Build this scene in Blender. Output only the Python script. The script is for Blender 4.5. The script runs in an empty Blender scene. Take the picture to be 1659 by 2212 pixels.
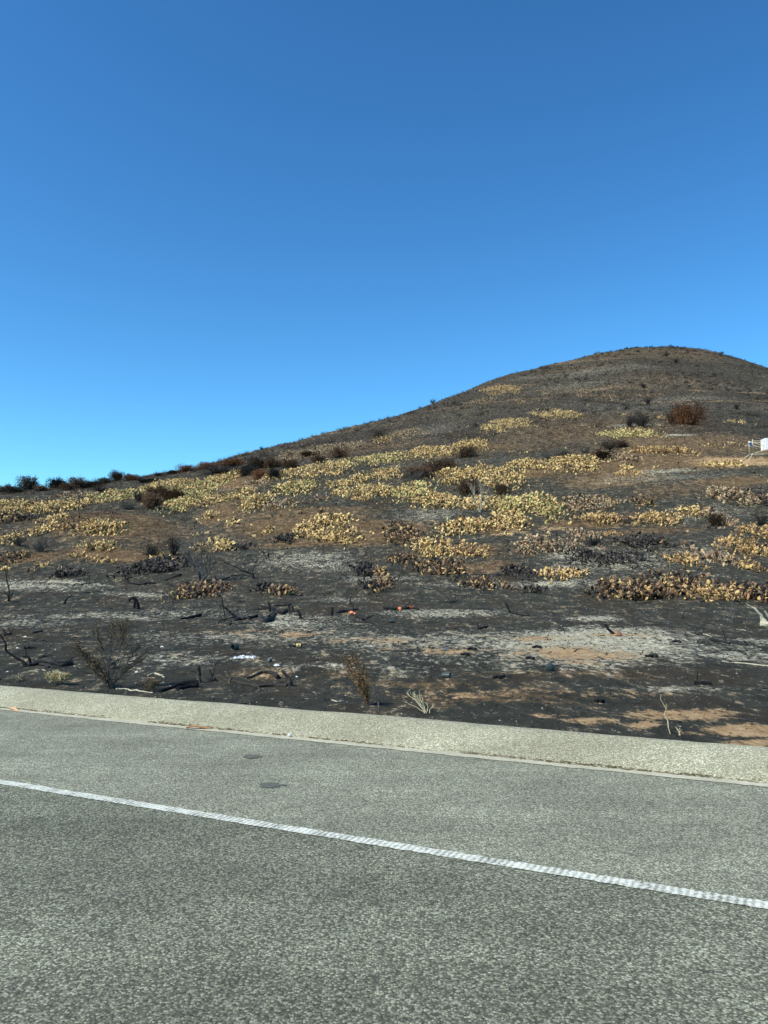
import bpy, math, random
import numpy as np
from mathutils import Matrix, Vector

random.seed(7)
RNG = np.random.default_rng(7)
R = math.radians
sc = bpy.context.scene
COL = sc.collection

# ------------------------------------------------------------------ camera
CAM_H = 1.4
PITCH = R(5.6)
F = 1720.0                      # focal length for a 1659 x 2212 picture
CU, CV = 829.5, 1106.0
cam_d = bpy.data.cameras.new('camera')
cam = bpy.data.objects.new('camera', cam_d)
COL.objects.link(cam)
cam.location = (0, 0, CAM_H)
cam.rotation_euler = (math.pi / 2 + PITCH, 0, 0)
cam_d.sensor_fit = 'VERTICAL'
cam_d.sensor_height = 36
cam_d.lens = 36 * F / 2212
cam_d.clip_start = 0.1
cam_d.clip_end = 9000
sc.camera = cam

# ------------------------------------------------------------------ light
SUN_EL = R(47)
SUN_DIR = Vector((-0.80, -0.52, 0)).normalized() * math.cos(SUN_EL) + Vector((0, 0, math.sin(SUN_EL)))
w = bpy.data.worlds.new('World')
sc.world = w
w.use_nodes = True
nt = w.node_tree
bg = nt.nodes['Background']
sky = nt.nodes.new('ShaderNodeTexSky')
sky.sky_type = 'NISHITA'
sky.sun_disc = False
sky.sun_elevation = SUN_EL
sky.sun_rotation = math.atan2(SUN_DIR.x, SUN_DIR.y)
sky.altitude = 100
sky.air_density = 1.0
sky.dust_density = 0.3
sky.ozone_density = 3.5
gam = nt.nodes.new('ShaderNodeHueSaturation')
gam.inputs['Saturation'].default_value = 1.12
gam.inputs['Value'].default_value = 1.0
nt.links.new(sky.outputs[0], gam.inputs['Color'])
gm = nt.nodes.new('ShaderNodeGamma'); gm.inputs[1].default_value = 1.28
tint = nt.nodes.new('ShaderNodeMix'); tint.data_type = 'RGBA'; tint.blend_type = 'MULTIPLY'; tint.inputs[0].default_value = 1; tint.inputs[7].default_value = (.59, .905, .89, 1)
nt.links.new(gm.outputs[0], tint.inputs[6])
nt.links.new(gam.outputs[0], gm.inputs[0]); nt.links.new(tint.outputs[2], bg.inputs[0])
bg.inputs[1].default_value = 0.125
sun_d = bpy.data.lights.new('sun', 'SUN')
sun_d.energy = 4.4
sun_d.angle = R(0.53)
sun_d.color = (1.0, 0.93, 0.78)
sun = bpy.data.objects.new('sun', sun_d)
COL.objects.link(sun)
sun.rotation_euler = SUN_DIR.to_track_quat('Z', 'Y').to_euler()
sc.view_settings.view_transform = 'Standard'
sc.view_settings.look = 'None'
sc.view_settings.gamma = 1
sc.view_settings.use_curve_mapping = False
sc.view_settings.exposure = 0.25

# ------------------------------------------------------------------ helpers
def smooth(a, b, x):
    t = np.clip((x - a) / (b - a), 0, 1)
    return t * t * (3 - 2 * t)

def vnoise(x, y, seed=0):
    xi = np.floor(x).astype(np.int64); yi = np.floor(y).astype(np.int64)
    xf = x - xi; yf = y - yi
    def h(a, b):
        n = (a * 374761393 + b * 668265263 + seed * 974634777) & 0xffffffff
        n = ((n ^ (n >> 13)) * 1274126177) & 0xffffffff
        n = n ^ (n >> 16)
        return (n & 0xffff) / 65535.0
    u = xf * xf * (3 - 2 * xf); v = yf * yf * (3 - 2 * yf)
    return (h(xi, yi) * (1 - u) + h(xi + 1, yi) * u) * (1 - v) + (h(xi, yi + 1) * (1 - u) + h(xi + 1, yi + 1) * u) * v

def fbm(x, y, oct=3, seed=0):
    s = 0; a = 0.5; t = 0
    for o in range(oct):
        s = s + a * (vnoise(x * 2 ** o + 13.7 * o, y * 2 ** o - 7.1 * o, seed + o) * 2 - 1); t += a; a *= 0.5
    return s / t

def mesh_np(name, verts, faces_flat, starts, totals, smooth_shade=False):
    me = bpy.data.meshes.new(name)
    me.vertices.add(len(verts)); me.vertices.foreach_set('co', np.asarray(verts, np.float32).ravel())
    me.loops.add(len(faces_flat)); me.loops.foreach_set('vertex_index', np.asarray(faces_flat, np.int32))
    me.polygons.add(len(starts)); me.polygons.foreach_set('loop_start', np.asarray(starts, np.int32))
    me.polygons.foreach_set('loop_total', np.asarray(totals, np.int32))
    me.polygons.foreach_set('use_smooth', np.full(len(starts), smooth_shade))
    me.update(calc_edges=True)
    return me

class MB:
    """collects verts / faces, builds ONE mesh"""
    def __init__(self):
        self.v = []; self.f = []; self.n = 0; self.t = []
    def add(self, verts, faces, tint=None):
        o = self.n
        self.v.extend([tuple(p) for p in verts])
        self.f.extend([tuple(i + o for i in f) for f in faces])
        self.n += len(verts)
        self.t.extend([tint if tint is not None else random.random()] * len(verts))
    def tube(self, pts, rad, sides=6, jit=0.0, cap=True, tint=None):
        pts = [Vector(p) for p in pts]
        n = len(pts)
        vs = []
        ref = None
        for i, p in enumerate(pts):
            d = (pts[min(i + 1, n - 1)] - pts[max(i - 1, 0)])
            if d.length < 1e-9: d = Vector((0, 0, 1))
            d.normalize()
            if ref is None:
                ref = d.cross(Vector((0.13, 0.2, 1)) if abs(d.z) < .95 else Vector((1, 0, 0))).normalized()
            ref = (ref - d * ref.dot(d))
            ref = ref.normalized() if ref.length > 1e-6 else d.orthogonal().normalized()
            b = d.cross(ref)
            r = rad[i] if hasattr(rad, '__len__') else rad
            for k in range(sides):
                a = 2 * math.pi * k / sides
                rr = r * (1 + random.uniform(-jit, jit))
                vs.append(p + (ref * math.cos(a) + b * math.sin(a)) * rr)
        fs = []
        for i in range(n - 1):
            for k in range(sides):
                k2 = (k + 1) % sides
                fs.append((i * sides + k, i * sides + k2, (i + 1) * sides + k2, (i + 1) * sides + k))
        if cap:
            fs.append(tuple(range(sides))[::-1]); fs.append(tuple(range((n - 1) * sides, n * sides)))
        self.add(vs, fs, tint)
    def box(self, c, s, rot=None):
        vs = []
        for x in (-.5, .5):
            for y in (-.5, .5):
                for z in (-.5, .5):
                    v = Vector((x * s[0], y * s[1], z * s[2]))
                    if rot is not None: v = rot @ v
                    vs.append(v + Vector(c))
        self.add(vs, [(0, 1, 3, 2), (4, 6, 7, 5), (0, 4, 5, 1), (2, 3, 7, 6), (0, 2, 6, 4), (1, 5, 7, 3)])
    def mesh(self, name, mat=None, smooth_shade=False):
        me = bpy.data.meshes.new(name)
        me.from_pydata(self.v, [], self.f)
        if smooth_shade: me.polygons.foreach_set('use_smooth', np.full(len(me.polygons), True))
        at = me.attributes.new('tint', 'FLOAT', 'POINT'); at.data.foreach_set('value', np.array(self.t, np.float32))
        if mat: me.materials.append(mat)
        me.update()
        return me
    def build(self, name, mat, parent=None, smooth_shade=False, loc=None):
        o = bpy.data.objects.new(name, self.mesh(name, mat, smooth_shade))
        COL.objects.link(o)
        if parent: o.parent = parent
        if loc is not None: o.location = loc
        return o

def tag(o, label=None, cat=None, group=None, kind=None):
    if label: o['label'] = label
    if cat: o['category'] = cat
    if group: o['group'] = group
    if kind: o['kind'] = kind
    return o

def empty(name, loc):
    o = bpy.data.objects.new(name, None)
    COL.objects.link(o); o.location = loc; o.empty_display_size = .2
    return o

# ------------------------------------------------------------------ material kit
def newmat(name, rough=.9, spec=.2):
    m = bpy.data.materials.new(name); m.use_nodes = True
    b = m.node_tree.nodes['Principled BSDF']
    b.inputs['Roughness'].default_value = rough
    b.inputs['Specular IOR Level'].default_value = spec
    return m, m.node_tree, b
def N(nt, t, **kw):
    n = nt.nodes.new(t)
    for k, v in kw.items():
        if k in n.inputs: n.inputs[k].default_value = v
        else: setattr(n, k, v)
    return n
def noise(nt, vec, scale, detail=4, rough=.6, dist=0.0):
    n = N(nt, 'ShaderNodeTexNoise', Scale=scale, Detail=detail, Roughness=rough, Distortion=dist)
    nt.links.new(vec, n.inputs['Vector']); return n.outputs['Fac']
def ramp(nt, fac, stops, interp='LINEAR'):
    n = nt.nodes.new('ShaderNodeValToRGB'); n.color_ramp.interpolation = interp
    e = n.color_ramp.elements
    while len(e) > 1: e.remove(e[-1])
    e[0].position = stops[0][0]; e[0].color = (*stops[0][1], 1) if len(stops[0][1]) == 3 else stops[0][1]
    for p, c in stops[1:]:
        x = e.new(p); x.color = (*c, 1)
    nt.links.new(fac, n.inputs[0]); return n.outputs[0]
def mr(nt, fac, a, b, c=0.0, d=1.0):
    n = N(nt, 'ShaderNodeMapRange'); n.inputs[1].default_value = a; n.inputs[2].default_value = b
    n.inputs[3].default_value = c; n.inputs[4].default_value = d
    nt.links.new(fac, n.inputs[0]); return n.outputs[0]
def mth(nt, op, a, b=None, clamp=False):
    n = nt.nodes.new('ShaderNodeMath'); n.operation = op; n.use_clamp = clamp
    for i, x in enumerate((a, b)):
        if x is None: continue
        if isinstance(x, (int, float)): n.inputs[i].default_value = x
        else: nt.links.new(x, n.inputs[i])
    return n.outputs[0]
def mix(nt, fac, a, b, blend='MIX'):
    n = nt.nodes.new('ShaderNodeMix'); n.data_type = 'RGBA'; n.blend_type = blend
    for sock, x in ((0, fac), (6, a), (7, b)):
        if isinstance(x, (int, float)): n.inputs[sock].default_value = x
        elif isinstance(x, tuple): n.inputs[sock].default_value = (*x, 1)
        else: nt.links.new(x, n.inputs[sock])
    return n.outputs[2]
def bump(nt, b, h, strength=.5, dist=.02):
    n = N(nt, 'ShaderNodeBump', Strength=strength, Distance=dist)
    nt.links.new(h, n.inputs['Height']); nt.links.new(n.outputs[0], b.inputs['Normal']); return n
def pos(nt): return nt.nodes.new('ShaderNodeNewGeometry').outputs['Position']
def attr(nt, name): return N(nt, 'ShaderNodeAttribute', attribute_name=name).outputs['Fac']

# ------------------------------------------------------------------ terrain table
def s_of_v(v): return np.tan(np.arctan((CV - v) / F) + PITCH)
# per picture column: (distance m, picture row) of the ground, last = skyline
near = [(5, 2000), (7, 1680), (10, 1508), (13, 1438), (16.6, 1391), (20, 1362), (24, 1338)]
cols = {
    -900: [(27, 1322), (34, 1285), (44, 1240), (55, 1190), (66, 1140), (80, 1110), (100, 1090), (125, 1078)],
    0:    [(27, 1320), (33, 1284), (43, 1235), (52, 1182), (60, 1136), (66, 1116), (74, 1104), (86, 1088), (100, 1072), (120, 1058)],
    200:  [(27, 1320), (33, 1286), (43, 1235), (52, 1184), (60, 1132), (66, 1112), (74, 1100), (88, 1082), (105, 1060), (130, 1043)],
    330:  [(27, 1322), (33, 1290), (43, 1240), (52, 1190), (60, 1142), (67, 1118), (76, 1102), (92, 1075), (110, 1045), (140, 1020)],
    415:  [(27, 1323), (33, 1292), (43, 1240), (52, 1198), (62, 1158), (74, 1118), (85, 1090), (100, 1058), (125, 1022), (160, 1004)],
    490:  [(27, 1323), (33, 1293), (43, 1238), (52, 1190), (62, 1140), (75, 1090), (88, 1060), (105, 1035), (130, 1008), (185, 985)],
    600:  [(27, 1323), (33, 1292), (43, 1236), (52, 1184), (62, 1130), (75, 1080), (88, 1050), (105, 1020), (130, 990), (200, 960)],
    700:  [(27, 1323), (33, 1292), (43, 1234), (52, 1180), (62, 1126), (75, 1078), (88, 1046), (105, 1010), (130, 976), (215, 932)],
    830:  [(27, 1323), (33, 1291), (43, 1232), (52, 1176), (62, 1122), (75, 1074), (88, 1040), (105, 1000), (130, 965), (180, 925), (235, 905)],
    940:  [(27, 1322), (33, 1289), (43, 1229), (52, 1172), (62, 1118), (75, 1068), (88, 1032), (105, 988), (130, 950), (180, 905), (250, 862)],
    1050: [(27, 1322), (33, 1286), (43, 1222), (52, 1166), (62, 1112), (75, 1060), (88, 1022), (105, 978), (130, 940), (180, 888), (265, 814)],
    1150: [(27, 1321), (33, 1284), (43, 1216), (52, 1158), (62, 1106), (75, 1052), (88, 1012), (105, 972), (130, 935), (180, 880), (280, 786)],
    1240: [(27, 1320), (33, 1280), (43, 1210), (52, 1150), (62, 1100), (75, 1045), (88, 1003), (105, 965), (130, 930), (180, 875), (240, 810), (300, 764)],
    1330: [(27, 1320), (33, 1276), (43, 1204), (52, 1144), (62, 1094), (75, 1038), (88, 996), (105, 960), (130, 926), (180, 872), (240, 800), (310, 746)],
    1400: [(27, 1320), (33, 1273), (43, 1200), (52, 1140), (62, 1090), (75, 1034), (88, 992), (105, 957), (130, 924), (180, 870), (240, 800), (320, 742)],
    1490: [(27, 1319), (33, 1270), (43, 1196), (52, 1136), (62, 1086), (75, 1030), (88, 990), (105, 955), (130, 922), (180, 868), (240, 802), (318, 745)],
    1560: [(27, 1319), (33, 1268), (43, 1192), (52, 1133), (62, 1082), (75, 1027), (88, 990), (105, 956), (130, 922), (180, 870), (240, 812), (312, 756)],
    1659: [(27, 1319), (33, 1266), (43, 1188), (52, 1130), (62, 1078), (75, 1023), (88, 990), (105, 958), (130, 924), (180, 875), (240, 830), (300, 783)],
    1900: [(27, 1319), (33, 1264), (43, 1186), (52, 1130), (62, 1080), (75, 1030), (88, 998), (105, 970), (130, 945), (180, 915), (280, 900)],
    2600: [(27, 1322), (33, 1280), (43, 1230), (52, 1200), (62, 1170), (75, 1150), (105, 1130), (160, 1120)],
}
cu = sorted(cols)
LY = np.linspace(math.log(5), math.log(3000), 700)
YY = np.exp(LY)
TZ = []
for u in cu:
    k = near + cols[u]
    yk = np.array([a for a, b in k], float); zk = CAM_H + s_of_v(np.array([b for a, b in k], float)) * yk
    zk[0:3] = [0.0, 0.02, 0.05]
    # beyond the skyline: the tangent eases off and the ground falls away
    m0 = (zk[-1] - CAM_H) / yk[-1]
    z0 = zk[-1]; y0 = yk[-1]
    ext_y = [y0 + d for d in (8, 20, 40, 80, 160, 320, 700, 1500)] + [3000]
    ext_z = []
    for e in ext_y:
        d = e - y0
        ext_z.append(z0 + m0 * d * math.exp(-d / 12) * 0.8 - 0.0035 * d * d if d < 60 else None)
    zc = z0 - 0.0035 * 1600
    ext_z = [z if z is not None else None for z in ext_z]
    for i, e in enumerate(ext_y):
        if ext_z[i] is None:
            ext_z[i] = -4 + (zc + 4) * math.exp(-(e - y0 - 40) / 90)
    z = np.interp(YY, np.concatenate([yk, ext_y]), np.concatenate([zk, ext_z]))
    g = np.exp(-0.5 * (np.arange(-12, 13) / 4.0) ** 2); g /= g.sum()
    zp = np.concatenate([np.full(12, z[0]), z, np.full(12, z[-1])])
    TZ.append(np.convolve(zp, g, 'valid'))
TZ = np.array(TZ)
# resample columns finely in u and smooth a little
UU = np.arange(-900, 2601, 10.0)
TZf = np.array([[0.0]])
TZf = np.stack([np.interp(UU, cu, TZ[:, j]) for j in range(TZ.shape[1])], 1)
g = np.exp(-0.5 * (np.arange(-9, 10) / 3.5) ** 2); g /= g.sum()
TZp = np.concatenate([np.repeat(TZf[:1], 9, 0), TZf, np.repeat(TZf[-1:], 9, 0)])
TZf = sum(g[i] * TZp[i:i + len(UU)] for i in range(19))

def table(u, Y):
    fu = np.clip((u + 900) / 10.0, 0, len(UU) - 1.001); iu = fu.astype(int); fu -= iu
    fy = np.clip((np.log(np.maximum(Y, 5)) - LY[0]) / (LY[1] - LY[0]), 0, len(LY) - 1.001); iy = fy.astype(int); fy -= iy
    return (TZf[iu, iy] * (1 - fu) + TZf[iu + 1, iy] * fu) * (1 - fy) + (TZf[iu, iy + 1] * (1 - fu) + TZf[iu + 1, iy + 1] * fu) * fy

RD = np.array([-1.967, 1.0]); RD /= np.linalg.norm(RD)      # direction of the road
RN = np.array([-RD[1], RD[0]]) * -1                          # towards the hill
if RN[1] < 0: RN = -RN
def q_of(x, y): return RN[0] * x + RN[1] * y
def p_of(x, y): return RD[0] * x + RD[1] * y
Q_BASE, Q_TOP = 6.56, 7.22

az = np.concatenate([np.linspace(-180, -34, 60)[:-1], np.linspace(-34, 34, 760), np.linspace(34, 180, 60)[1:]])
rr = np.concatenate([np.geomspace(2.5, 6, 8)[:-1], np.geomspace(6, 360, 640), np.geomspace(360, 3500, 24)[1:]])
AZ, RR = np.meshgrid(R(1) * az, rr, indexing='ij')
X = RR * np.sin(AZ); Y = RR * np.cos(AZ)
azc = np.clip(AZ, R(-50), R(50))
Ye = RR * np.cos(azc); Xe = RR * np.sin(azc)
a = Xe / Ye
u = CU + F * a / math.cos(PITCH)
for _ in range(2):
    zt = table(u, Ye); s = (zt - CAM_H) / Ye
    u = CU + F * a / (math.cos(PITCH) + np.maximum(s, -.3) * math.sin(PITCH))
Q = q_of(X, Y)
zn = 0.05
wq = smooth(7.3, 11.5, Q)
Z = zn * (1 - wq) + zt * wq
n = 0.20 * fbm(X / 9, Y / 9, 2, 3) * smooth(18, 45, Ye) + 0.16 * fbm(X / 3.1, Y / 2.6, 2, 11) * smooth(11, 26, Ye)
n += 0.055 * fbm(X / 0.9, Y / 0.8, 4, 21) * (1 - smooth(60, 120, Ye))
n += 1.25 * fbm(X / 20, Y / 26, 4, 31) * smooth(110, 200, Ye) + 0.25 * fbm(X / 5, Y / 5, 3, 41) * smooth(70, 120, Ye)
Z = Z + n * smooth(7.4, 9.5, Q)
under = smooth(6.95, 7.35, Q)
Z = Z * under + (-0.25) * (1 - under)
lower = smooth(-9, -14, Q)
Z = Z + lower * (0.25 - 0.1 + 0.1 * fbm(X / 5, Y / 5, 2, 77))
# little ledge of brown dirt banked up beside the berm at the right
px = p_of(X, Y)
Z += 0.06 * np.exp(-((Q - 8.3) / .45) ** 2) * smooth(-0.5, -2.5, px) * (0.6 + .6 * fbm(X / 1.1, Y / 1.1, 2, 55))

def H(x, y):
    x = np.atleast_1d(np.asarray(x, float)); y = np.atleast_1d(np.asarray(y, float))
    A = np.degrees(np.arctan2(x, y)); r = np.hypot(x, y)
    fa = np.interp(A, az, np.arange(len(az))); fr = np.interp(r, rr, np.arange(len(rr)))
    ia = np.minimum(fa.astype(int), len(az) - 2); ir = np.minimum(fr.astype(int), len(rr) - 2)
    fa = fa - ia; fr = fr - ir
    return (Z[ia, ir] * (1 - fa) + Z[ia + 1, ir] * fa) * (1 - fr) + (Z[ia, ir + 1] * (1 - fa) + Z[ia + 1, ir + 1] * fa) * fr
def h1(x, y): return float(H(x, y)[0])

CP, SP = math.cos(PITCH), math.sin(PITCH)
_ys = np.geomspace(6.2, 420, 900)
def at(u, v, Y):
    """point of the sight line through picture point (u, v) at distance Y"""
    s = float(s_of_v(v)); dep = Y * CP + s * Y * SP
    return Vector(((u - CU) / F * dep, Y, CAM_H + s * Y))
def G(u, v):
    """the ground seen at picture point (u, v)"""
    s = float(s_of_v(v)); k = (u - CU) / F * (CP + s * SP)
    z = CAM_H + s * _ys; h = H(k * _ys, _ys)
    hit = np.nonzero(z <= h)[0]
    if len(hit) == 0:
        i = int(np.argmax((h - CAM_H) / _ys)); y = _ys[i]
        return Vector((k * y, y, h[i]))
    i = hit[0]
    if i == 0: y = _ys[0]
    else:
        d0 = z[i - 1] - h[i - 1]; d1 = z[i] - h[i]; t = d0 / (d0 - d1 + 1e-12); y = _ys[i - 1] + t * (_ys[i] - _ys[i - 1])
    return Vector((k * y, y, h1(k * y, y)))

# ------------------------------------------------------------------ soil zones (real soils at their place)
zones = {k: np.zeros_like(Z) for k in ('brown', 'ash', 'tan', 'soot')}
def zone(kind, uc, vc, ru, rv, st=1.0):
    c = G(uc, vc); up = G(uc, vc - rv); dn = G(uc, vc + rv)
    rx = ru * c.y / F; ry = max(abs(up.y - dn.y) / 2, 0.15)
    cy = (up.y + dn.y) / 2
    k = c.x / c.y
    dx = (X - k * Y) / rx; dy = (Y - cy) / ry
    d = np.sqrt(dx * dx + dy * dy) + 0.55 * _zn
    if c.y > 125: st *= .55
    zones[kind][:] = np.maximum(zones[kind], st * np.clip((1.45 - d) / 1.1, 0, 1) * (Y > 0))
_zn = fbm(X / (0.10 * RR + .3) * 1.0, Y / (0.10 * RR + .3), 3, 91)
for zz in [
    ('brown', 250, 1140, 190, 34, .8), ('brown', 250, 1198, 170, 18, .95), ('brown', 60, 1205, 120, 14, .7), ('brown', 620, 1135, 170, 30, .9), ('brown', 480, 1110, 60, 30, .9),
    ('brown', 515, 1045, 60, 14, 1.), ('brown', 450, 1120, 30, 20, .8), ('brown', 640, 1110, 200, 14, .6), ('brown', 820, 1138, 110, 16, .9), ('brown', 800, 1165, 80, 12, 1.),
    ('brown', 860, 1140, 60, 14, .9), ('brown', 1060, 1140, 70, 12, 1.), ('brown', 1000, 1190, 90, 14, .8), ('brown', 1045, 1225, 70, 14, .8), ('brown', 680, 1172, 150, 7, .8),
    ('brown', 1000, 972, 160, 16, .85), ('brown', 1250, 935, 330, 30, .8), ('brown', 1500, 965, 240, 30, .7), ('brown', 1450, 1005, 260, 14, .9), ('brown', 1130, 1025, 90, 10, .9),
    ('brown', 1500, 990, 240, 8, .9), ('brown', 1330, 1032, 110, 18, .9), ('brown', 1590, 1040, 110, 14, .8), ('brown', 850, 962, 110, 10, .8), ('brown', 740, 975, 180, 8, .7),
    ('brown', 1260, 1132, 90, 8, .9), ('brown', 1430, 1145, 100, 8, .6), ('brown', 1320, 1120, 60, 10, .6), ('brown', 1440, 1060, 70, 18, .5),
    ('brown', 1400, 760, 300, 18, .6), ('brown', 1500, 830, 300, 40, .35), ('brown', 1240, 800, 120, 14, .5), ('brown', 1200, 905, 330, 10, .5),
    ('tan', 1610, 998, 110, 11, 1.), ('tan', 1190, 1142, 40, 5, .5), ('tan', 520, 1052, 60, 8, .5),
    ('brown', 1100, 1505, 260, 22, .5), ('brown', 960, 1480, 200, 12, .45), ('brown', 700, 1450, 160, 14, .35), ('brown', 1200, 1455, 240, 14, .45),
    ('tan', 1100, 1150, 60, 6, .5), ('tan', 1268, 1558, 58, 13, 1.0), ('tan', 1395, 1566, 40, 9, 1.0), ('tan', 1480, 1545, 120, 13, 1.0), ('tan', 1600, 1578, 90, 14, 1.0), ('tan', 1180, 1545, 60, 7, .6), ('tan', 1650, 1605, 70, 8, .9),
    ('tan', 1480, 1585, 60, 8, .55), ('tan', 1010, 1500, 180, 10, .35), ('tan', 1300, 1500, 160, 10, .4),
    ('ash', 650, 1213, 130, 22, .5), ('ash', 930, 1112, 90, 14, .42), ('ash', 1340, 1215, 150, 22, .42), ('ash', 1240, 1195, 80, 10, .6), ('ash', 1500, 1200, 90, 18, .5), ('ash', 1530, 1110, 90, 18, .4),
    ('ash', 60, 1265, 150, 9, .7), ('ash', 150, 1258, 100, 6, .8), ('ash', 330, 1285, 110, 7, .6), ('ash', 250, 1330, 180, 8, .6), ('ash', 60, 1345, 120, 8, .45), ('ash', 420, 1325, 160, 12, .45),
    ('ash', 620, 1345, 110, 18, .75), ('ash', 620, 1330, 50, 10, .9), ('ash', 560, 1375, 260, 16, .55), ('ash', 900, 1385, 260, 12, .65), ('ash', 1000, 1400, 260, 20, .55), ('ash', 1270, 1398, 270, 38, 1.5), ('ash', 1120, 1400, 160, 20, .8), ('ash', 1230, 1372, 160, 10, .9), ('ash', 1290, 1335, 60, 5, 1.),
    ('ash', 980, 1325, 120, 8, .7), ('ash', 1120, 1430, 230, 24, .5), ('ash', 1560, 1415, 120, 9, .75), ('ash', 1600, 1385, 100, 6, .6), ('ash', 1420, 1385, 120, 12, .6), ('ash', 1460, 1490, 110, 9, .55), ('ash', 900, 1445, 130, 12, .4), ('ash', 700, 1440, 110, 10, .5), ('ash', 380, 1425, 130, 16, .4),
    ('ash', 480, 1375, 120, 10, .55), ('ash', 730, 1295, 60, 5, .5), ('ash', 820, 1252, 70, 8, .6), ('ash', 1050, 1262, 110, 10, .4), ('ash', 1180, 1262, 80, 8, .7), ('ash', 1400, 1255, 160, 14, .35),
    ('ash', 1430, 1018, 90, 5, .6), ('ash', 1420, 1030, 150, 10, .35), ('ash', 925, 930, 110, 16, .4), ('ash', 760, 918, 60, 6, .5), ('ash', 1350, 880, 130, 10, .35), ('ash', 1600, 880, 110, 8, .3), ('ash', 730, 1003, 30, 3, .9), ('ash', 1380, 918, 70, 3, .9), ('ash', 1470, 940, 35, 2.5, .9),
    ('ash', 1250, 830, 120, 10, .5), ('ash', 1300, 800, 160, 8, .5), ('ash', 1150, 815, 60, 6, .5), ('ash', 1500, 860, 160, 8, .5), ('ash', 1600, 840, 130, 10, .4),
    ('tan', 560, 1365, 150, 10, .35), ('tan', 980, 1405, 200, 10, .4), ('tan', 1230, 1412, 200, 20, .62), ('tan', 1150, 1380, 110, 8, .5), ('tan', 800, 1385, 150, 7, .4), ('tan', 640, 1372, 60, 6, .6), ('tan', 1350, 1372, 70, 5, .7),
    ('tan', 1200, 770, 110, 5, .5), ('tan', 1140, 830, 60, 8, .3), ('tan', 1300, 840, 150, 6, .5), ('tan', 1480, 820, 200, 6, .4),
]:
    zone(*zz)
led = smooth(.05, .5, fbm(X / 16, Z / 1.1, 3, 95)) * smooth(115, 170, Y) * smooth(-.3, .35, fbm(X / 40, Z / 9, 2, 96))
zones['tan'] = np.maximum(zones['tan'], .36 * led)
zones['brown'] = np.maximum(zones['brown'], .10 * smooth(110, 170, Y))
side = smooth(.46, .56, np.abs(X) / np.maximum(Y, 1)) * (Q > 7)
zones['brown'] = np.maximum(zones['brown'], side * .95 * smooth(-.1, .4, fbm(X / 14, Y / 14, 3, 501)) * smooth(18, 40, RR))
zones['ash'] = np.maximum(zones['ash'], side * .8 * smooth(.0, .5, fbm(X / 7, Y / 5, 3, 502)))
zones['tan'] = np.maximum(zones['tan'], side * .9 * smooth(.1, .5, fbm(X / 2, Y / 2, 3, 503)) * (1 - smooth(8.6, 9.8, Q)))
zones['soot'] = smooth(95, 135, RR) * smooth(-.9, .25, fbm(X / 30, Z / 6, 3, 505)) * (Q > 7)
# ground in front of the crest that has not been placed: bare hill soils behind the camera's back stay brown
zones['brown'][Q < -7] = .9

nA, nR = len(az), len(rr)
idx = np.arange(nA * nR).reshape(nA, nR)
f = np.stack([idx[:-1, :-1], idx[1:, :-1], idx[1:, 1:], idx[:-1, 1:]], -1).reshape(-1, 4)
verts = np.stack([X, Y, Z], -1).reshape(-1, 3)
me = mesh_np('ground', verts, f.ravel(), np.arange(len(f)) * 4, np.full(len(f), 4), True)
for k, arr in zones.items():
    at_ = me.attributes.new(k, 'FLOAT', 'POINT'); at_.data.foreach_set('value', arr.astype(np.float32).ravel())
ground = bpy.data.objects.new('ground', me); COL.objects.link(ground); tag(ground, kind='structure')

m, nt_, b = newmat('burnt_ground', .95, .1)
P = pos(nt_)
zb, za, ztn = attr(nt_, 'brown'), attr(nt_, 'ash'), attr(nt_, 'tan')
mp = N(nt_, 'ShaderNodeMapping'); mp.inputs['Scale'].default_value = (1.0, 0.5, 1.0); mp.inputs['Rotation'].default_value = (0, 0, R(8)); nt_.links.new(P, mp.inputs[0]); PM = mp.outputs[0]
nbig = noise(nt_, PM, .45, 6, .65, .4)
nmid = noise(nt_, PM, 2.2, 7, .72, .6)
nfine = noise(nt_, PM, 9, 8, .8)
nvf = noise(nt_, PM, 38, 4, .75)
char = ramp(nt_, nmid, [(.30, (.024, .024, .017)), (.44, (.042, .042, .031)), (.56, (.062, .062, .046)), (.68, (.120, .116, .083))])
char = mix(nt_, mr(nt_, nbig, .50, .62, 0, .7), char, (.058, .043, .026))
char = mix(nt_, mth(nt_, 'MULTIPLY', attr(nt_, 'soot'), .72), char, (.026, .022, .018))
brown = ramp(nt_, mth(nt_, 'ADD', mth(nt_, 'MULTIPLY', nmid, .5), mth(nt_, 'MULTIPLY', nfine, .5)), [(.36, (.045, .031, .017)), (.46, (.108, .070, .034)), (.56, (.20, .130, .064)), (.66, (.36, .25, .125))])
ashc = ramp(nt_, nfine, [(.32, (.12, .112, .08)), (.42, (.29, .265, .18)), (.52, (.52, .475, .33)), (.62, (.84, .80, .64))])
tanc = ramp(nt_, nfine, [(.30, (.22, .13, .06)), (.48, (.44, .28, .14)), (.66, (.64, .46, .26))])
def zmask(z, n1, n2, w1, w2, lo, hi):
    t = mth(nt_, 'ADD', z, mth(nt_, 'MULTIPLY', mth(nt_, 'SUBTRACT', n1, .5), w1))
    t = mth(nt_, 'ADD', t, mth(nt_, 'MULTIPLY', mth(nt_, 'SUBTRACT', n2, .5), w2))
    return mr(nt_, t, lo, hi)
c = mix(nt_, zmask(zb, nmid, nfine, 2.6, 2.6, .18, .62), char, brown)
c = mix(nt_, mth(nt_, 'MULTIPLY', zmask(za, nmid, nfine, 2.2, 3.8, .30, .98), .95), c, ashc)
c = mix(nt_, zmask(ztn, nmid, nfine, 2.2, 2.2, .28, .62), c, tanc)
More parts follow.
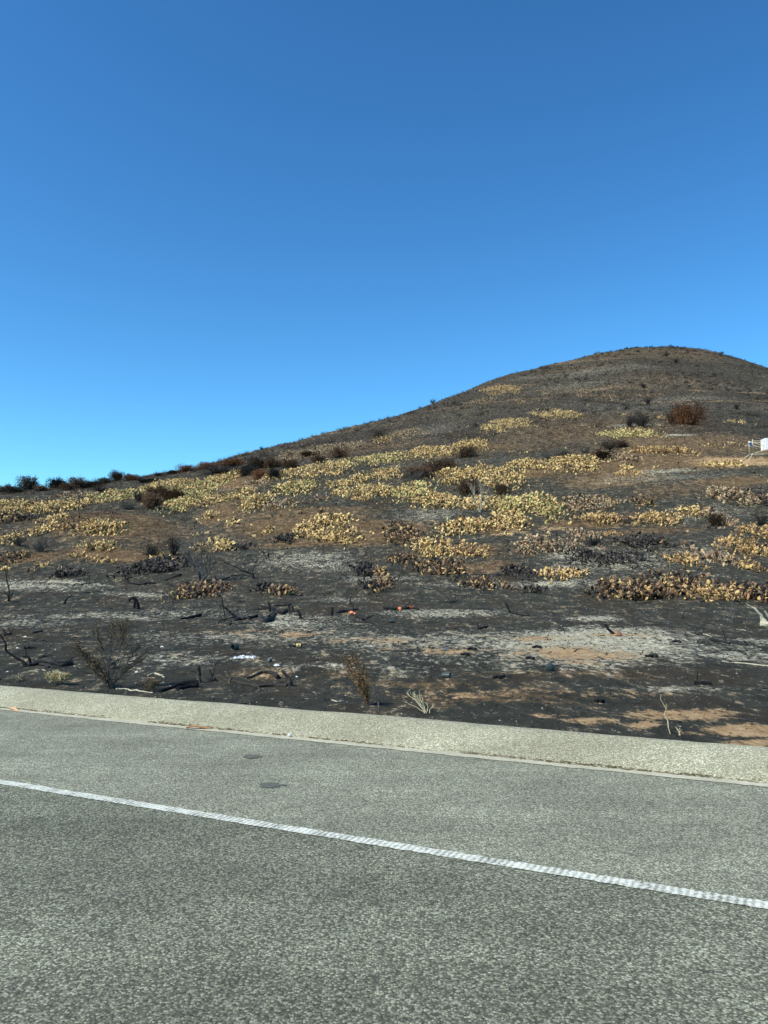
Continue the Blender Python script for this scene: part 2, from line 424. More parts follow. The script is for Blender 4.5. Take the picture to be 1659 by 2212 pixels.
# stray char and pale flecks everywhere
c = mix(nt_, mr(nt_, nvf, .66, .74, 0, .65), c, (.33, .31, .28))
c = mix(nt_, mr(nt_, nfine, .36, .28, 0, .6), c, (.018, .018, .015))
nt_.links.new(c, b.inputs['Base Color'])
hh = mth(nt_, 'ADD', mth(nt_, 'MULTIPLY', nfine, .7), mth(nt_, 'MULTIPLY', nvf, .3))
hh = mth(nt_, 'ADD', hh, mth(nt_, 'MULTIPLY', nmid, 1.4))
bump(nt_, b, hh, .9, .10)
ground.data.materials.append(m)

# ------------------------------------------------------------------ road, shoulder, line, berm
def road_pt(p, q, z): return (RD[0] * p + RN[0] * q, RD[1] * p + RN[1] * q, z)
def strip(name, q0, q1, z, mat, p0=-160, p1=300, kind='structure', step=None):
    mb = MB(); ps = np.linspace(p0, p1, 2 if step is None else int((p1 - p0) / step))
    vs = []; fs = []
    for p in ps: vs += [road_pt(p, q0, z), road_pt(p, q1, z)]
    for i in range(len(ps) - 1): fs.append((2 * i, 2 * i + 2, 2 * i + 3, 2 * i + 1))
    mb.add(vs, fs)
    o = mb.build(name, mat); tag(o, kind=kind)
    if o.data.polygons[0].normal.z < 0: o.data.flip_normals()
    return o

def asphalt(name, lo, mid, hi, grain=95, warm=(1, 1, 1)):
    m, nt, b = newmat(name, .85, .3)
    P = pos(nt)
    vr = N(nt, 'ShaderNodeTexVoronoi', Scale=grain); nt.links.new(P, vr.inputs['Vector'])
    sep = nt.nodes.new('ShaderNodeSeparateColor'); nt.links.new(vr.outputs['Color'], sep.inputs[0])
    g1 = sep.outputs[0]
    n1 = noise(nt, P, 120, 3, .8)
    n2 = noise(nt, P, 1.1, 4, .6)
    n3 = noise(nt, P, 6, 5, .7)
    t = mth(nt, 'ADD', mth(nt, 'MULTIPLY', g1, .60), mth(nt, 'MULTIPLY', n1, .40))
    t = mth(nt, 'ADD', t, mth(nt, 'MULTIPLY', mth(nt, 'SUBTRACT', n2, .5), .35))
    t = mth(nt, 'ADD', t, mth(nt, 'MULTIPLY', mth(nt, 'SUBTRACT', n3, .5), .25))
    n4 = noise(nt, P, .35, 3, .5)
    t = mth(nt, 'ADD', t, mth(nt, 'MULTIPLY', mth(nt, 'SUBTRACT', n4, .5), .18))
    mpr = N(nt, 'ShaderNodeMapping'); mpr.inputs['Rotation'].default_value = (0, 0, -math.atan2(RD[1], RD[0])); mpr.inputs['Scale'].default_value = (.08, 2.2, 1); nt.links.new(P, mpr.inputs[0])
    n5 = noise(nt, mpr.outputs[0], 1.0, 4, .6)
    t = mth(nt, 'ADD', t, mth(nt, 'MULTIPLY', mth(nt, 'SUBTRACT', n5, .5), .30))
    c = ramp(nt, t, [(.12, lo), (.45, mid), (.72, hi), (.93, tuple(min(1, x * 1.9) for x in hi))])
    c = mix(nt, mr(nt, vr.outputs['Distance'], .45, .75, 0, .55), c, lo)
    # stones differ in hue
    hue = mix(nt, mr(nt, sep.outputs[1], 0, 1, 0, .30), c, mix(nt, sep.outputs[2], (.125, .130, .125), (.21, .19, .115)), 'MIX')
    nt.links.new(hue, b.inputs['Base Color'])
    hgt = mth(nt, 'ADD', mth(nt, 'MULTIPLY', mth(nt, 'SUBTRACT', 1.0, vr.outputs['Distance']), .6), mth(nt, 'MULTIPLY', n1, .8))
    bump(nt, b, hgt, .75, .008)
    return m, nt, b, c, P
m_lane = asphalt('lane_asphalt', (.034, .035, .022), (.128, .132, .090), (.34, .345, .24), 100)[0]
m_shoulder = asphalt('shoulder_asphalt', (.072, .073, .049), (.222, .224, .157), (.47, .47, .335), 110)[0]
m_berm, nb_, bb, cb, Pb = asphalt('berm_asphalt', (.17, .157, .098), (.375, .355, .228), (.585, .56, .385), 100)
strip('road', -7.6, 4.07, 0.0, m_lane)
strip('shoulder', 4.07, Q_BASE - .10, 0.0, m_shoulder)
# white edge line: raised transverse thermoplastic ribs worn by traffic
m_line, nl, bl = newmat('line_paint', .6, .3)
Pl = pos(nl)
mpl = N(nl, 'ShaderNodeMapping'); mpl.inputs['Rotation'].default_value = (0, 0, -math.atan2(RD[1], RD[0])); nl.links.new(Pl, mpl.inputs[0])
wv = N(nl, 'ShaderNodeTexWave', Scale=9.0, Distortion=2.2); wv.inputs['Detail'].default_value = 3; wv.inputs['Detail Scale'].default_value = 3
nl.links.new(mpl.outputs[0], wv.inputs['Vector'])
nw = noise(nl, Pl, 55, 5, .8); nw2 = noise(nl, Pl, 5, 4, .7)
wear = mth(nl, 'ADD', mth(nl, 'MULTIPLY', wv.outputs['Fac'], .13), mth(nl, 'ADD', mth(nl, 'MULTIPLY', nw, .8), mth(nl, 'MULTIPLY', nw2, .5)))
cl = ramp(nl, wear, [(.55, (.16, .168, .12)), (.66, (.42, .43, .35)), (.80, (.74, .755, .64))])
nl.links.new(cl, bl.inputs['Base Color']); bump(nl, bl, wear, .5, .006)
# the line's edges wander with the aggregate
mb = MB(); vs = []; fs = []; ps = np.concatenate([np.arange(-14, 30, .035), np.arange(30, 200, 2.0)])
for p in ps:
    e0 = random.gauss(0, .0035); e1 = random.gauss(0, .0035)
    vs += [road_pt(p, 4.022 + e0, .004), road_pt(p, 4.118 + e1, .004)]
for i in range(len(ps) - 1): fs.append((2 * i, 2 * i + 2, 2 * i + 3, 2 * i + 1))
mb.add(vs, fs); ln = mb.build('edge_line', m_line); tag(ln, kind='structure')
if ln.data.polygons[0].normal.z < 0: ln.data.flip_normals()
# dusty sand strip in the gutter
m_dust, nd, bd = newmat('gutter_dust', .95, .1)
Pd = pos(nd); nd1 = noise(nd, Pd, 3.5, 5, .7); nd2 = noise(nd, Pd, 60, 4, .8)
cd = ramp(nd, mth(nd, 'ADD', mth(nd, 'MULTIPLY', nd1, .4), mth(nd, 'MULTIPLY', nd2, .6)), [(.3, (.28, .265, .19)), (.5, (.46, .44, .32)), (.7, (.64, .61, .46))])
nd.links.new(cd, bd.inputs['Base Color']); bump(nd, bd, nd2, .5, .006)
mb = MB(); vs = []; fs = []; ps = np.concatenate([np.arange(-12, 30, .05), np.arange(30, 200, 2.0)])
w_ = 0
for p in ps:
    e = .035 * float(fbm(np.array(p * 1.3), np.array(0.5), 3, 5)) + random.gauss(0, .006)
    vs += [road_pt(p, Q_BASE - .125 + e, .004), road_pt(p, Q_BASE + .02, .005)]
for i in range(len(ps) - 1): fs.append((2 * i, 2 * i + 2, 2 * i + 3, 2 * i + 1))
mb.add(vs, fs); o = mb.build('gutter', m_dust); tag(o, kind='structure')
if o.data.polygons[0].normal.z < 0: o.data.flip_normals()
strip('gutter_base', Q_BASE - .10, Q_BASE + .05, -0.0005, m_shoulder)
# berm
prof = [(Q_BASE, -.03), (Q_BASE, .002), (Q_BASE + .06, .020), (Q_BASE + .20, .056), (Q_BASE + .38, .100), (Q_BASE + .52, .130), (Q_BASE + .60, .141), (Q_BASE + .66, .144), (Q_BASE + .74, .136), (Q_BASE + .84, .11), (Q_BASE + 1.0, .06), (Q_BASE + 1.2, -.06)]
ps = np.concatenate([np.arange(-60, -12, 1.0), np.arange(-12, 24, .08), np.arange(24, 220, 2.0)])
vs = []; fs = []; npf = len(prof)
for p in ps:
    for j, (q, z) in enumerate(prof):
        k = 0 if j < 2 else 1
        nz = float(fbm(np.array(p * .9), np.array(j * .7), 3, 9)) * .012 + float(fbm(np.array(p * 7.), np.array(j * 1.7), 2, 19)) * .003
        nq = float(fbm(np.array(p * .6), np.array(3.3), 2, 29)) * .02
        vs.append(road_pt(p, q + nq * k, z + nz * k))
for i in range(len(ps) - 1):
    for j in range(npf - 1):
        a0 = i * npf + j; fs.append((a0, a0 + npf, a0 + npf + 1, a0 + 1))
mb = MB(); mb.add(vs, fs); berm = mb.build('berm', m_berm, smooth_shade=True); tag(berm, kind='structure')
if berm.data.polygons[5].normal.z < 0: berm.data.flip_normals()

# oil stains: thin dark films on the shoulder
m_oil, no_, bo = newmat('oil_stain', .6, .4)
co = ramp(no_, noise(no_, pos(no_), 60, 4, .8), [(.35, (.06, .058, .040)), (.65, (.17, .168, .12))]); no_.links.new(co, bo.inputs['Base Color'])
def on_plane(u, v, z=0.0):
    s = float(s_of_v(v)); y = (z - CAM_H) / s; return Vector(((u - CU) / F * (CP + s * SP) * y, y, z))
for (uc, vc, ru, rv, lab) in [(543, 1635, 17, 4, 'small dark oil spot on the shoulder, the one nearer the berm'), (583, 1697, 24, 6, 'faint smeared oil stain on the shoulder, nearer the white line')]:
    mb = MB(); c0 = on_plane(uc, vc); n_ = 70; vs = [(0, 0, .0045)]
    for k in range(n_):
        t = 2 * math.pi * k / n_; e = 1 + random.uniform(-.12, .10) + .30 * float(fbm(np.array(3 * math.cos(t)), np.array(3 * math.sin(t)), 3, int(uc))) + (.5 if math.cos(t) > .97 else 0)
        pt = on_plane(uc + ru * math.cos(t) * e, vc - rv * math.sin(t) * e) - c0
        vs.append((pt.x, pt.y, .0045))
    mb.add(vs, [(0, 1 + k, 1 + (k + 1) % n_) for k in range(n_)])
    o = mb.build('oil_stain', m_oil, loc=(c0.x, c0.y, 0)); tag(o, lab, 'stain')

# ------------------------------------------------------------------ plant materials
def padmat(name, stops):
    m, nt, b = newmat(name, .62, .3)
    oi = nt.nodes.new('ShaderNodeObjectInfo')
    t = mth(nt, 'FRACT', mth(nt, 'ADD', attr(nt, 'tint'), oi.outputs['Random']))
    c = ramp(nt, t, stops)
    P = pos(nt)
    n1 = noise(nt, P, 9, 5, .7); n2 = noise(nt, P, 40, 3, .7)
    c = mix(nt, mr(nt, n1, .57, .70, 0, .7), c, (.15, .085, .042))
    c = mix(nt, mr(nt, n2, .62, .70, 0, .6), c, (.05, .035, .025))
    nt.links.new(c, b.inputs['Base Color']); bump(nt, b, n2, .3, .01)
    return m
YEL = (.69, .465, .175); PALE = (.79, .60, .275); TAN = (.50, .32, .125); ORA = (.62, .38, .16); BRN = (.16, .092, .048); DRK = (.035, .027, .022); BLK = (.014, .013, .013); GRN = (.36, .41, .13); GRN2 = (.52, .50, .18)
PM_ = {
    'Y': padmat('pads_bleached', [(0, YEL), (.22, PALE), (.42, YEL), (.56, TAN), (.72, BRN), (.9, DRK), (1, YEL)]),
    'G': padmat('pads_greenish', [(0, GRN), (.14, GRN2), (.34, YEL), (.52, PALE), (.68, TAN), (.82, BRN), (1, DRK)]),
    'T': padmat('pads_tan', [(0, TAN), (.18, YEL), (.34, TAN), (.46, ORA), (.6, BRN), (.8, (.26, .16, .08)), (1, DRK)]),
    'P': padmat('pads_dull', [(0, TAN), (.25, (.50, .40, .26)), (.42, BRN), (.62, (.36, .25, .15)), (.8, BRN), (1, DRK)]),
    'D': padmat('pads_scorched', [(0, DRK), (.3, BRN), (.48, (.30, .19, .10)), (.6, YEL), (.68, BRN), (.8, DRK), (1, BLK)]),
    'B': padmat('pads_charred', [(0, BLK), (.4, DRK), (.75, (.05, .045, .04)), (.9, (.12, .09, .06)), (.94, DRK), (1, BLK)]),
    'O': padmat('pads_orange', [(0, ORA), (.3, (.66, .46, .22)), (.5, YEL), (.7, TAN), (.85, BRN), (1, DRK)]),
}
def pad_shape(nrim, thick, bend, full=True):
    """an upright paddle: stem at the origin, growing to +Y, face normal +Z, length 1"""
    rim = []; wide = 1.0 if full else 1.2
    for k in range(nrim):
        t = 2 * math.pi * k / nrim - math.pi / 2
        x = .32 * wide * math.cos(t); y = .5 + .5 * math.sin(t)
        x *= (.62 + .42 * min(1, y * 1.5))
        x *= 1 + .07 * math.sin(t * 3 + bend * 9)
        rim.append((x, y))
    def zb(x, y): return bend * ((y - .3) ** 2 * 1.2 - 1.4 * x * x * (1 if bend > .15 else -1))
    vs = [(x, y, zb(x, y)) for x, y in rim]; fs = []
    if full:
        for s_ in (1, -1):
            for x, y in rim:
                xx = x * .62; yy = .5 + (y - .5) * .66
                vs.append((xx, yy, zb(xx, yy) + s_ * thick))
        n_ = nrim
        for k in range(n_):
            k2 = (k + 1) % n_
            fs.append((k, k2, n_ + k2, n_ + k)); fs.append((k2, k, 2 * n_ + k, 2 * n_ + k2))
        fs.append(tuple(range(n_, 2 * n_))); fs.append(tuple(range(2 * n_, 3 * n_))[::-1])
    else:
        n_ = nrim; vs += [(0, .5, zb(0, .5) + thick), (0, .5, zb(0, .5) - thick)]
        for k in range(n_):
            k2 = (k + 1) % n_
            fs.append((k, k2, n_)); fs.append((k2, k, n_ + 1))
    return np.array(vs), fs
SHAPES_NEAR = [pad_shape(10, .05, b_) for b_ in (.08, .35, -.3, .55)]
SHAPES_FAR = [pad_shape(7, .09, b_, False) for b_ in (.05, .3, -.3)]
SHAPES_TINY = [pad_shape(5, .10, .1, False)]
pad_meshes = {}
def pad_mesh(mixk, i):
    if (mixk, i) not in pad_meshes:
        vs, fs = SHAPES_NEAR[i]; mb = MB(); mb.add(vs, fs, 0.0)
        pad_meshes[(mixk, i)] = mb.mesh('pad', PM_[mixk], True)
    return pad_meshes[(mixk, i)]

def grow_pads(cx, cy, rx, ry, n, size, height, rot=0.0, droop=.3, seed=1):
    rnd = random.Random(seed)
    out = []; cr, sr = math.cos(rot), math.sin(rot)
    ph = [rnd.uniform(0, 6.28) for _ in range(4)]
    tries = 0
    # a few hummocks inside the outline
    hum = [(rnd.uniform(-.75, .75), rnd.uniform(-.75, .75), rnd.uniform(.25, .5)) for _ in range(max(2, int(rx * ry * 1.2)) if rx * ry < 12 else 16)]
    while len(out) < n and tries < n * 6:
        tries += 1
        a_ = rnd.uniform(0, 2 * math.pi); q = math.sqrt(rnd.random()); out_ = rnd.random() < .06
        if out_: q = rnd.uniform(.95, 1.35)
        edge = 1 + .18 * math.sin(2 * a_ + ph[0]) + .14 * math.sin(3 * a_ + ph[1]) + .10 * math.sin(5 * a_ + ph[2])
        lx = q * math.cos(a_) * edge; ly = q * math.sin(a_) * edge
        near_h = max([max(0, 1 - math.hypot(lx - a0, ly - b0) / r0) for a0, b0, r0 in hum] + [0])
        if not out_ and rnd.random() > .32 + 1.2 * near_h: continue
        gx = lx * rx; gy = ly * ry
        x = cx + gx * cr - gy * sr; y = cy + gx * sr + gy * cr
        z = h1(x, y)
        mh = height * (.25 if out_ else 1) * max(.22, (1 - .75 * min(1, q * q)) * (.55 + .65 * near_h + .25 * rnd.random()))
        p = Vector((x, y, z - .03)); d = Vector((rnd.gauss(0, .45) + lx * .5, rnd.gauss(0, .45) + ly * .3, 1)).normalized()
        for k in range(7):
            L = size * rnd.choice((rnd.uniform(.5, .9), rnd.uniform(.8, 1.15), rnd.uniform(.95, 1.4)))
            nrm = Vector((rnd.gauss(-.1, .8), rnd.gauss(-.5, .75), rnd.gauss(.25, .5))).cross(d)
            nrm = nrm.cross(d) if nrm.length > 1e-4 else d.orthogonal()
            nrm.normalize()
            out.append((p.copy(), d.copy(), nrm, L))
            e = p + d * L * .93
            if e.z - z > mh or len(out) >= n: break
            if rnd.random() < .25 and k > 0: break
            for _ in range(rnd.choice((0, 1, 1, 2)) if k > 0 else 0):          # side pads, some hanging
                d2 = (d * .3 + Vector((rnd.gauss(0, .9), rnd.gauss(-.15, .9), rnd.gauss(-droop, .7)))).normalized()
                n2 = Vector((rnd.gauss(0, 1), rnd.gauss(-.4, 1), rnd.gauss(0, .6))); n2 = (n2 - d2 * n2.dot(d2))
                if n2.length < 1e-3: n2 = d2.orthogonal()
                n2.normalize(); L2 = size * rnd.uniform(.65, 1.1)
                if (e + d2 * L2).z > z: out.append((e.copy(), d2, n2, L2))
            p = e; d = (d + Vector((rnd.gauss(0, .5), rnd.gauss(0, .5), rnd.gauss(-.05, .25)))).normalized()
        # pads lying fallen round the foot
        if q > .8 and rnd.random() < .3:
            d2 = Vector((rnd.gauss(0, 1), rnd.gauss(0, 1), 0)).normalized()
            out.append((Vector((x + lx * .3 * size, y + ly * .3 * size, z + .03)), d2, Vector((0, 0, 1)) + Vector((rnd.gauss(0, .2), rnd.gauss(0, .2), 0)), size * rnd.uniform(.7, 1)))
    rs = []
    for p, d, nn, L in out[:n + 20]:
        nn = (nn - d * nn.dot(d)).normalized(); xx = d.cross(nn)
        wdt = L * rnd.uniform(.62, 1.15)
        M = Matrix(((xx.x * wdt, d.x * L, nn.x * L, p.x), (xx.y * wdt, d.y * L, nn.y * L, p.y), (xx.z * wdt, d.z * L, nn.z * L, p.z), (0, 0, 0, 1)))
        rs.append(M)
    return rs

def join_pads(Ms, shapes, mat, name, origin):
    """many pads as one mesh"""
    Vs = []; FF = []; TOT = []; off = 0; tint = []
    for M in Ms:
        vs, fs = shapes[random.randrange(len(shapes))]
        A = np.array(M)
        Vs.append(vs @ A[:3, :3].T + A[:3, 3] - origin)
        for f_ in fs: FF.extend([i + off for i in f_]); TOT.append(len(f_))
        off += len(vs); tint.extend([random.random()] * len(vs))
    TOT = np.array(TOT); st = np.concatenate([[0], np.cumsum(TOT)[:-1]])
    me = mesh_np(name, np.concatenate(Vs), FF, st, TOT, False)
    at_ = me.attributes.new('tint', 'FLOAT', 'POINT'); at_.data.foreach_set('value', np.array(tint, np.float32))
    me.materials.append(mat)
    o = bpy.data.objects.new(name, me); COL.objects.link(o); return o

n_parts = 0
def cactus(u0, u1, vt, vb, mixk, label, dens=24, ht=.5, size=.205, group='prickly pear cacti on the burnt slope', seed=None, droop=.3):
    """a prickly pear clump filling the picture box u0..u1 x vt..vb, standing on the ground there"""
    global n_parts
    uc = (u0 + u1) / 2
    g0 = G(uc, vb); pxm = F / g0.y
    hp = ht * pxm
    vfar = min(vb - 1.5, vt + hp * .42)
    g1 = G(uc, vfar)
    if g1.y > g0.y * 1.28: g1 = G(uc, (vfar + vb) / 2)
    if g1.y > g0.y * 1.28: g1 = Vector((g1.x, g0.y * 1.2, 0))
    ry = max((g1.y - g0.y) / 2, .28); cy = g0.y + ry
    k = g0.x / g0.y; cx = k * cy
    rx = (u1 - u0) / 2 * cy / F * .98
    area = math.pi * rx * ry
    if cy > 56 and size < .22: size = .24; dens *= 1.25; ht *= 1.2
    n = int(max(8, area * dens * 1.45)); Yc = cy
    n = min(n, 3200 if Yc < 100 else 2400)
    Ms = grow_pads(cx, cy, rx, ry, n, size, ht, 0, droop, seed or int(u0 * 7 + vb))
    if Yc > 96 and not (n <= 150 and Yc < 140):
        org = np.array((cx, cy, h1(cx, cy)))
        o = join_pads(Ms, SHAPES_TINY if Yc > 125 else SHAPES_FAR, PM_[mixk], 'prickly_pear_cactus', org)
        o.location = org; tag(o, label, 'cactus', group); return o
    root = empty('prickly_pear_cactus', (cx, cy, h1(cx, cy))); tag(root, label, 'cactus', group)
    org = root.location.copy()
    limit = 300 if (Yc < 66 or n <= 150) else (60 if Yc < 80 else 0)
    # the pads that show largest: nearest and highest
    Ms.sort(key=lambda M: M[1][3] - 1.5 * (M[2][3] - h1(M[0][3], M[1][3])))
    own, rest = Ms[:limit], Ms[limit:]
    for M in own:
        o = bpy.data.objects.new('pad', pad_mesh(mixk, random.randrange(4)))
        M2 = M.copy(); M2.translation = M.translation - org
        o.matrix_basis = M2; o.parent = root; COL.objects.link(o); n_parts += 1
    if rest:
        o = join_pads(rest, SHAPES_FAR, PM_[mixk], 'pad_mass', np.array(org)); o.parent = root; tag(o, kind='stuff')
    return root

